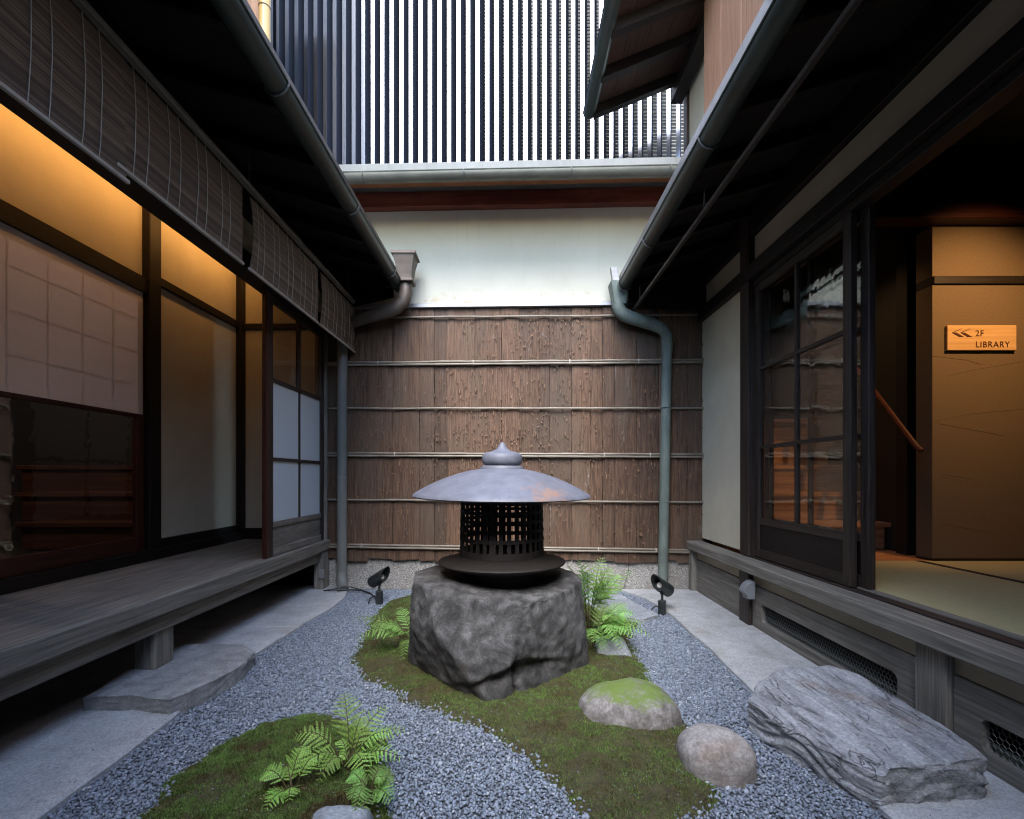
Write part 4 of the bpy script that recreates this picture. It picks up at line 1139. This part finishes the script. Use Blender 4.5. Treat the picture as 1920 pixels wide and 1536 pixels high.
# ------------------------------------------------------------------ stones
def rock(name, c, planes, m, sub=5, k=14, amp=.02, freq=5, seed=0, hook=None, label=None, cat="stone", group=None, ell=None, chips=(0, 0, 0)):
    b = bmesh.new(); bmesh.ops.create_icosphere(b, subdivisions=sub, radius=1)
    D = np.array([v.co[:] for v in b.verts]); F = np.array([[v.index for v in f.verts] for f in b.faces]); b.free()
    N = np.array([p[:3] for p in planes], float); N /= np.linalg.norm(N, axis=1, keepdims=True); P = np.array([p[3] for p in planes])
    q = np.maximum(D @ N.T, 1e-3) / P
    r = (q ** k).sum(1) ** (-1 / k)
    if ell: r = ((np.abs(D) / np.array(ell[:3])) ** ell[3]).sum(1) ** (-1 / ell[3]) * (1 - ell[4] * np.maximum(D @ np.array(ell[5:8]), 0))
    V = D * r[:, None]
    rg = np.random.default_rng(seed)
    for _ in range(chips[0]):
        nn = rg.normal(size=3); nn[2] = abs(nn[2]) * .22; nn /= np.linalg.norm(nn)
        sd = V @ nn; ex = np.maximum(sd - sd.max() + rg.uniform(*chips[1:]), 0)
        V -= ex[:, None] * nn
    V += np.array(c)
    for i in range(len(V)):
        p = Vector(V[i]); d = noise.fractal(p * freq + Vector((seed, seed * .7, 0)), .9, 2.1, 6) * amp
        V[i] += D[i] * d
    if hook: V = hook(V, D)
    o = npmesh(name, V, F, m, smooth=True)
    return tag(o, label, cat, group)

def boulder_hook(V, D):
    out = V.copy()
    for i in range(len(V)):
        x, y, z = V[i]
        p = Vector((x, y, z))
        # ridged facets and diagonal strata on the face
        rd = 1 - abs(noise.noise(Vector((x * 3.2 + z * 2.5, y * 3, z * 4 - x * 2.0)) + Vector((4, 2, 7)))) * 2
        s = .006 * max(0, rd - .25)
        s -= .006 * max(0, noise.noise(p * 7 + Vector((9, 1, 3))) - .15)
        # cracked undercut low on the front
        a = abs((x - .03) * 1.0); crack_z = .20 - .42 * a if x < .03 else .20 - .3 * a
        if y < 2.45 and z < crack_z and z > -.05:
            dd = min(1, (crack_z - z) / .02); s -= .05 * dd * math.exp(-((x - .0) / .2) ** 2)
        w = abs(x - .02 + .1 * (z - .1))
        if y < 2.4 and z < .2: s -= .05 * math.exp(-(w / .010) ** 2) * min(1, max(0, (.21 - z) / .06))
        s += .0065 * noise.fractal(p * 26, .55, 2, 6)
        lay = (x * .55 + z * .8 - y * .2) * 16 + 2.2 * noise.noise(p * 3)
        s += .004 * (abs((lay % 1) - .5) * 2 - .5) * max(0, .5 + noise.noise(p * 2.3 + Vector((5, 5, 5))))
        top = 0 if z < .46 else 1
        out[i] = V[i] + D[i] * s * (1 - .6 * top)
    return out
rock("boulder", (-.085, 2.545, .2), [(.02, -.03, 1, .292), (0, -1, .2, .425), (-.76, -.65, -.3, .375), (.8, -.6, -.05, .395), (-1, 0, -.04, .53), (-1, -.1, -.35, .515), (-1, -.2, .42, .55), (1, 0, .02, .505),
     (.8, -.3, .7, .47), (-.3, -.8, .75, .46), (0, 1, .1, .4), (-.7, .7, .1, .46), (.7, .7, .1, .46), (0, 0, -1, .4)], boulder_m, 6, 40, .008, 5, 3, boulder_hook,
     "large dark boulder carrying the iron lantern", "boulder", chips=(34, .01, .055))

rock("mossy_stone", (.47, 2.02, .035), [(0, 0, 1, .135), (-1, 0, .25, .215), (1, 0, .2, .205), (0, -1, .3, .155), (0, 1, .3, .17), (.7, -.7, .2, .19), (-.7, -.7, .3, .19), (-.6, .1, .8, .17), (.6, .2, .8, .155), (0, 0, -1, .15)],
     mossrock_m, 6, 4.5, .012, 7, 5, None, "rounded grey stone with bright green moss on its top", ell=(.205, .165, .118, 2.35, .1, -.6, 0, .8))
rock("round_stone", (.70, 1.69, .025), [(0, 0, 1, .12), (-1, 0, .1, .125), (1, 0, .15, .13), (0, -1, .15, .105), (0, 1, .2, .11), (.5, -.2, .9, .12), (-.5, .1, .9, .115), (.8, -.6, .2, .125), (0, 0, -1, .1)],
     pinkrock_m, 5, 4.2, .008, 9, 8, None, "smaller pinkish bare round stone at the moss edge", ell=(.126, .112, .112, 2.5, .08, .5, .2, .8))
rock("small_stone", (.545, 2.74, .055), [(0, 0, 1, .05), (-1, 0, .3, .08), (1, 0, .4, .085), (0, -1, .5, .06), (0, 1, .2, .06), (.5, -.5, .8, .07), (0, 0, -1, .06)],
     bluestone_m, 4, 9, .008, 14, 11, None, "small blue grey stone beside the boulder under the ferns")
rock("corner_stone", (-.5, 1.385, .0), [(0, 0, 1, .06), (-.5, 0, .8, .07), (1, 0, .3, .1), (-1, 0, .1, .13), (0, -1, .3, .09), (0, 1, .4, .05), (0, 0, -1, .06)],
     bluestone_m, 4, 10, .006, 12, 17, None, "grey stone peeking from the bottom picture edge below the ferns")

def slab(name, top, z0, z1, m, seed, strata, label, cat="stepping stone", dz=None, bulge=.0, nr=22):
    """flat stone from its top outline: rings from the centre out to the rim and down the sides"""
    pts = np.array(jag(top, .012, seed, .016)); cx, cy = pts.mean(0); n = len(pts)
    vs, fs = [(cx, cy, z1)], []
    dzf = dz or (lambda x, y: 0.0)
    rings = [(t, 0) for t in list(np.linspace(.04, .96, 40)) + [.98, 1.0]] + [(1.0, (q + 1) / nr) for q in range(nr)]
    for (t, dpt) in rings:  # noqa
        for (px, py) in pts:
            x, y = cx + (px - cx) * t, cy + (py - cy) * t
            zt = z1 + dzf(x, y) + .005 * noise.fractal(Vector((x * 7, y * 3.5, seed)), .8, 2, 5)
            if t > .93: zt -= .006 * ((t - .93) / .07) ** 2
            z = zt + (z0 - zt) * dpt
            if dpt > 0:
                d = np.array([px - cx, py - cy]); d /= np.linalg.norm(d)
                w = strata * (noise.noise(Vector((x * 2.0, y * 2.0, z * 85 + 6 * noise.noise(Vector((x * 5, y * 5, 1)))))) + .7 * noise.noise(Vector((x * 11, y * 11, z * 30)))) + bulge * math.sin(dpt * 3.1)
                x += d[0] * w; y += d[1] * w
            vs.append((x, y, z))
    for i in range(n): fs.append((0, 1 + i, 1 + (i + 1) % n))
    for r_ in range(len(rings) - 1):
        for i in range(n):
            a, b = 1 + r_ * n + i, 1 + r_ * n + (i + 1) % n
            fs.append((a, a + n, b + n, b))
    o = build(name, MB().add(vs, fs), m, origin=True)
    o.data.shade_smooth(); o.data.set_sharp_from_angle(angle=R(50))
    return tag(o, label, cat)
def sdz(x, y):
    # thin cleavage ledges running along the stone
    u = (x - 1.22) * .93 + (y - 1.8) * .26
    q = (noise.noise(Vector((u * 7, y * 1.8, 4))) * .5 + .5) * 5 + u * 14
    fl = math.floor(q); fr = q - fl
    return max(-.03, min(.014, .0045 * (fl + min(1, fr * 6) - 3))) - (.018 if u < -.17 else 0) + .02 * (y - 1.8)
slab("step_stone", [(.93, 1.95), (1.05, 2.08), (1.15, 2.14), (1.28, 2.17), (1.40, 2.17), (1.46, 2.08), (1.47, 1.7), (1.46, 1.56), (1.44, 1.50), (1.25, 1.475), (1.10, 1.47), (1.03, 1.6), (.96, 1.8)][::-1], -.01, .150, slate_m, 3, .010,
     "large layered grey schist step stone before the tatami room", dz=sdz)
slab("step_stone", [(-1.80, 2.06), (-1.83, 2.3), (-1.82, 2.7), (-1.49, 2.7), (-1.36, 2.6), (-1.33, 2.36), (-1.38, 2.1), (-1.42, 2.03), (-1.6, 2.06)], .0, .085, granite_m, 7, .006,
     "flat grey granite step stone under the veranda post", nr=10)
slab("flat_stone", [(0.5, 4.06), (0.72, 4.22), (0.86, 4.18), (0.95, 3.78), (1.03, 3.46), (0.9, 3.36), (0.8, 3.38), (0.62, 3.61)], .0, .035, bluestone_m, 9, .004,
     "flat blue grey stone behind the ferns near right spotlight", nr=6)

# ------------------------------------------------------------------ iron lantern
LN = thing("iron_lantern", "rusted iron garden lantern with wide dish roof on boulder", "lantern", (-.058, 2.55, .5))
C0 = (-.058, 2.55, 0)
tilt = Matrix.Translation((C0[0], C0[1], .92)) @ Matrix.Rotation(R(1.2), 4, 'X') @ Matrix.Rotation(R(.5), 4, 'Y') @ Matrix.Translation((-C0[0], -C0[1], -.92))
hat = [(.0, 1.046), (.06, 1.0455), (.11, 1.043), (.17, 1.033), (.23, 1.017), (.29, .996), (.35, .970), (.40, .945), (.44, .922), (.454, .912), (.457, .904), (.45, .8985), (.43, .905), (.37, .928), (.28, .955), (.18, .965), (.0, .965)]
build("lantern_roof", MB().lathe(hat, 96, C0).xf(tilt), iron_hat, LN, smooth=True)
build("collar", MB().lathe([(.0, 1.044), (.112, 1.041), (.111, 1.052), (.104, 1.060), (.0, 1.062)], 48, C0).xf(tilt), iron_hat, LN, smooth=True)
fin = [(.0, 1.055), (.078, 1.059), (.096, 1.066), (.104, 1.079), (.1045, 1.090), (.1045, 1.093), (.1045, 1.096), (.103, 1.110), (.096, 1.121), (.082, 1.128), (.06, 1.133), (.042, 1.139), (.029, 1.148), (.021, 1.159), (.016, 1.170), (.009, 1.179), (.0, 1.182)]
build("finial", MB().lathe(fin, 48, C0).xf(tilt), iron_hat, LN, smooth=True)
plate = [(.0, .60), (.2, .60), (.235, .598), (.262, .588), (.30, .578), (.325, .572), (.3285, .565), (.323, .557), (.29, .556), (.25, .548), (.235, .53), (.0, .53)]
build("dish_plate", MB().lathe(plate, 80, C0), iron_dark, LN, smooth=True)
build("foot_ring", MB().lathe([(.2, .535), (.19, .50), (.2, .46), (.19, .44), (.0, .44)], 64, C0), iron_dark, LN, smooth=True)
NB = 34
Hc = [(.600, .632), (.678, .696), (.725, .741), (.771, .787), (.816, .832), (.861, .877), (.904, .96)]
rad = lambda z: .219 - .006 * (z - .6) / .35
def band(z0, z1, t=.012):
    return MB().lathe([(rad(z0), z0), (rad(z1), z1), (rad(z1) - t, z1), (rad(z0) - t, z0), (rad(z0), z0)], 84, C0)
for z0, z1 in Hc: build("hoop", band(z0, z1), iron_dark, LN, smooth=True)
b0 = None
for k in range(NB):
    q = 2 * math.pi * (k + .5) / NB
    b = MB(); hw = .0098 if k % 8 else .016
    c, s = math.cos(q), math.sin(q)
    def pt(z, r_, w): return (C0[0] + r_ * c - w * s, C0[1] + r_ * s + w * c, z)
    vs = [pt(z, rad(z) - d, w) for z in (.61, .93) for d in (.002, .008) for w in (-hw, hw)]
    build("lattice_bar", b.add(vs, [(0, 1, 5, 4), (2, 6, 7, 3), (0, 2, 3, 1), (4, 5, 7, 6), (0, 4, 6, 2), (1, 3, 7, 5)]), iron_dark, LN)

# ------------------------------------------------------------------ ferns
def frond(parent, base, tip, lift, width, m, n=9, seed=0, bare=.3):
    rr = random.Random(seed); base, tip = Vector(base), Vector(tip)
    ctrl = (base * .55 + tip * .45) + Vector((0, 0, lift))
    B = lambda t: base * (1 - t) ** 2 + ctrl * 2 * t * (1 - t) + tip * t * t
    dB = lambda t: ((ctrl - base) * 2 * (1 - t) + (tip - ctrl) * 2 * t).normalized()
    up = Vector((rr.uniform(-.15, .15), -.25, 1)).normalized()
    mb = MB()
    L = (tip - base).length
    vs, fs = [], []
    def quad(a, b, c, d):
        o = len(vs); vs.extend([a, b, c, d]); fs.append((o, o + 1, o + 2, o + 3))
    for i in range(n):
        t = bare + (1 - bare) * (i + .2) / n
        T = dB(t); S = T.cross(up).normalized(); N = S.cross(T).normalized()
        if N.z < 0: N = -N
        w = (.8 if base.y < 2 else 1.0) * width * min(1, .55 + 2.2 * (i / n)) * (1 - i / n) ** .75 + .006
        for sg in (-1, 1):
            ang = R(rr.uniform(18, 30)); d = (S * sg * math.cos(ang) + T * math.sin(ang) - N * rr.uniform(.0, .22)).normalized()
            pp = N.cross(d).normalized(); o0 = B(t + sg * .008)
            Lp = w * rr.uniform(.9, 1.08); m_ = max(4, int(5 + 5 * w / width)); droop = rr.uniform(.05, .2)
            ax = lambda s: o0 + d * Lp * s - N * droop * Lp * s * s
            for j in range(m_):
                s0, s1 = j / m_, (j + .86) / m_; pw = Lp * .105 * (1 - s0) ** .6 + .0008
                for sd in (-1, 1):
                    a, b = ax(s0), ax(s1)
                    tipv = ax(s0 + .95 / m_) + pp * sd * pw - N * pw * .18
                    mid = ax(s0 + .25 / m_) + pp * sd * pw * .75
                    quad(a, b, tipv, mid)
            e = ax(1.0); quad(ax(.9) + pp * .002, ax(.9) - pp * .002, e, e + d * .001)
    fr = build("frond", MB().add(vs, fs), m, parent)
    build("stalk", MB().tube([B(q) for q in np.linspace(0, .97, 10)], list(np.linspace(.0022, .0008, 10)), 5), stem_m, fr)
def fern(label, loc, fronds, m, width=.075):
    t = thing("fern", label, "fern", loc)
    rr = random.Random(label)
    for q in range(4 if loc[1] < 2 else 3):
        a = rr.uniform(0, 6.28); d = rr.uniform(.05, .11)
        fronds = fronds + [((loc[0] + d * math.cos(a), loc[1] + d * math.sin(a), loc[2] + rr.uniform(.015, .06)), rr.uniform(.04, .1), rr.uniform(.03, .05))]
    for i, f in enumerate(fronds):
        tip, lift = f[0], f[1]
        frond(t, (loc[0] + random.uniform(-.012, .012), loc[1] + random.uniform(-.012, .012), loc[2]), tip, lift, f[2] if len(f) > 2 else width, m, f[3] if len(f) > 3 else (9 if loc[1] < 2 else 11), seed=int(loc[0] * 1000) + i)
fern("tallest bright green fern on the near moss mound", (-.545, 1.62, .03),
     [((-.60, 1.74, .235), .09, .085), ((-.725, 1.62, .145), .12, .085), ((-.44, 1.72, .2), .09, .065), ((-.36, 1.66, .145), .1, .07), ((-.355, 1.58, .09), .1, .065), ((-.60, 1.50, .06), .13, .07), ((-.45, 1.50, .085), .12, .08), ((-.52, 1.68, .18), .06, .07), ((-.40, 1.61, .16), .1, .06), ((-.67, 1.55, .075), .12, .06)], fern_bright)
fern("slender bright fern left of the tallest fern", (-.672, 1.48, .03),
     [((-.665, 1.56, .145), .07, .07), ((-.775, 1.5, .09), .09, .06), ((-.61, 1.52, .135), .07, .05), ((-.65, 1.42, .06), .08, .05), ((-.71, 1.4, .045), .07, .05)], fern_bright, .05)
fern("low darker fern by the grey corner stone", (-.44, 1.48, .03),
     [((-.36, 1.50, .085), .06, .06), ((-.35, 1.42, .06), .07, .06), ((-.42, 1.38, .045), .08, .06), ((-.50, 1.50, .09), .06, .05), ((-.46, 1.40, .08), .07, .055), ((-.38, 1.46, .11), .05, .05)], fern_mid, .05)
fern("upper fern growing up behind the right side of the boulder", (.46, 3.0, .04),
     [((.76, 3.1, .42), .16, .1), ((.32, 2.93, .47), .22, .11), ((.56, 3.08, .50), .14, .1), ((.40, 2.95, .52), .16, .11), ((.64, 2.86, .34), .22, .11), ((.60, 3.0, .45), .2, .11), ((.36, 2.85, .36), .22, .1), ((.54, 2.82, .31), .22, .1),
      ((.44, 2.9, .44), .2, .12), ((.56, 2.93, .38), .22, .12), ((.5, 2.86, .36), .24, .12), ((.66, 3.02, .4), .2, .1), ((.40, 2.86, .42), .22, .11)], fern_mid, .1)
fern("spreading fern low at the right foot of the boulder", (.46, 2.78, .05),
     [((.74, 2.75, .18), .16, .1), ((.64, 2.6, .15), .17, .09), ((.42, 2.52, .15), .17, .08), ((.66, 2.85, .27), .14, .1), ((.53, 2.58, .17), .17, .09), ((.76, 2.68, .13), .17, .08), ((.56, 2.88, .25), .12, .09), ((.47, 2.55, .1), .14, .07),
      ((.60, 2.68, .22), .16, .1), ((.52, 2.66, .24), .15, .1), ((.68, 2.72, .24), .16, .1), ((.57, 2.56, .1), .17, .08)], fern_mid, .09)
fern("fern drooping over gravel at the left of the boulder", (-.56, 2.72, .06),
     [((-.90, 2.74, .21), .14, .085), ((-.84, 2.6, .14), .16, .085), ((-.70, 2.62, .2), .12, .07), ((-.56, 2.48, .07), .14, .055), ((-.66, 2.83, .25), .1, .06), ((-.78, 2.66, .2), .12, .08)], fern_mid, .08)

# ------------------------------------------------------------------ garden spotlights, socket
def spotlight(loc, aim, label):
    t = thing("garden_spotlight", label, "spotlight", loc, "garden spotlights aimed at the lantern")
    x, y, z = loc
    build("base_box", MB().lathe([(.0, 0), (.030, 0), (.030, .1), (.027, .104), (.0, .104)], 6, c=loc), lamp_m, t)
    build("stem", MB().tube([(x, y, z + .1), (x, y, z + .155)], .009, 8).lathe([(0, -.012), (.014, -.01), (.016, 0), (.014, .014), (0, .016)], 10, c=(x, y, z + .158)), lamp_m, t, smooth=True)
    a = Vector(aim).normalized(); q = Vector((0, 0, 1)).rotation_difference(a).to_matrix().to_4x4()
    M_ = Matrix.Translation((x, y, z + .205)) @ q
    # hood cut at a slant: long on top
    n = 24; vs, fs = [], []
    upv = (q.to_3x3().inverted() @ Vector((0, 0, 1))); upv.z = 0; upv.normalize()
    for (rad_, zf) in ((.0, -.1), (.036, -.1), (.047, -.085), (.047, None), (.0435, None), (.0435, .03), (.0, .03)):
        for k in range(n):
            an = 2 * math.pi * k / n; d = Vector((math.cos(an), math.sin(an), 0))
            zz = zf if zf is not None else .075 + .05 * d.dot(upv)
            vs.append(Vector((d.x * rad_, d.y * rad_, zz)))
    for i in range(6):
        for k in range(n): fs.append((i * n + k, i * n + (k + 1) % n, (i + 1) * n + (k + 1) % n, (i + 1) * n + k))
    build("lamp_head", MB().add(vs, fs).xf(M_), lamp_m, t, smooth=True)
    build("lens", MB().lathe([(.0, .034), (.02, .036), (.024, .031), (.0, .031)], 16).xf(M_), lens_m, t)
    build("lead", MB().tube([(x - .03, y, z + .06), (x - .05, y, z + .062), (x - .075, y, z + .04), (x - .085, y, z + .002)], .0045, 6), cable_m, t, smooth=True)
spotlight((-1.055, 3.87, .0), (.8, -.45, .5), "left black spotlight on gravel near the grey pipe")
spotlight((1.085, 3.57, .0), (-.75, -.55, .5), "right black spotlight near the verdigris downspout")
ob = MB()
pr = [(0, .215), (0, .33)] + [(-.075 * math.sin(q), .25 + .08 * math.cos(q)) for q in np.linspace(0, 1.45, 8)] + [(-.05, .235), (-.05, .215)]
ob.prism([(1.556 + a, 3.22, b) for a, b in pr], (0, -.07, 0))
oo = build("socket_box", ob, plastic_m, None, .003, origin=True); tag(oo, "grey outdoor socket box on the base post", "socket box")
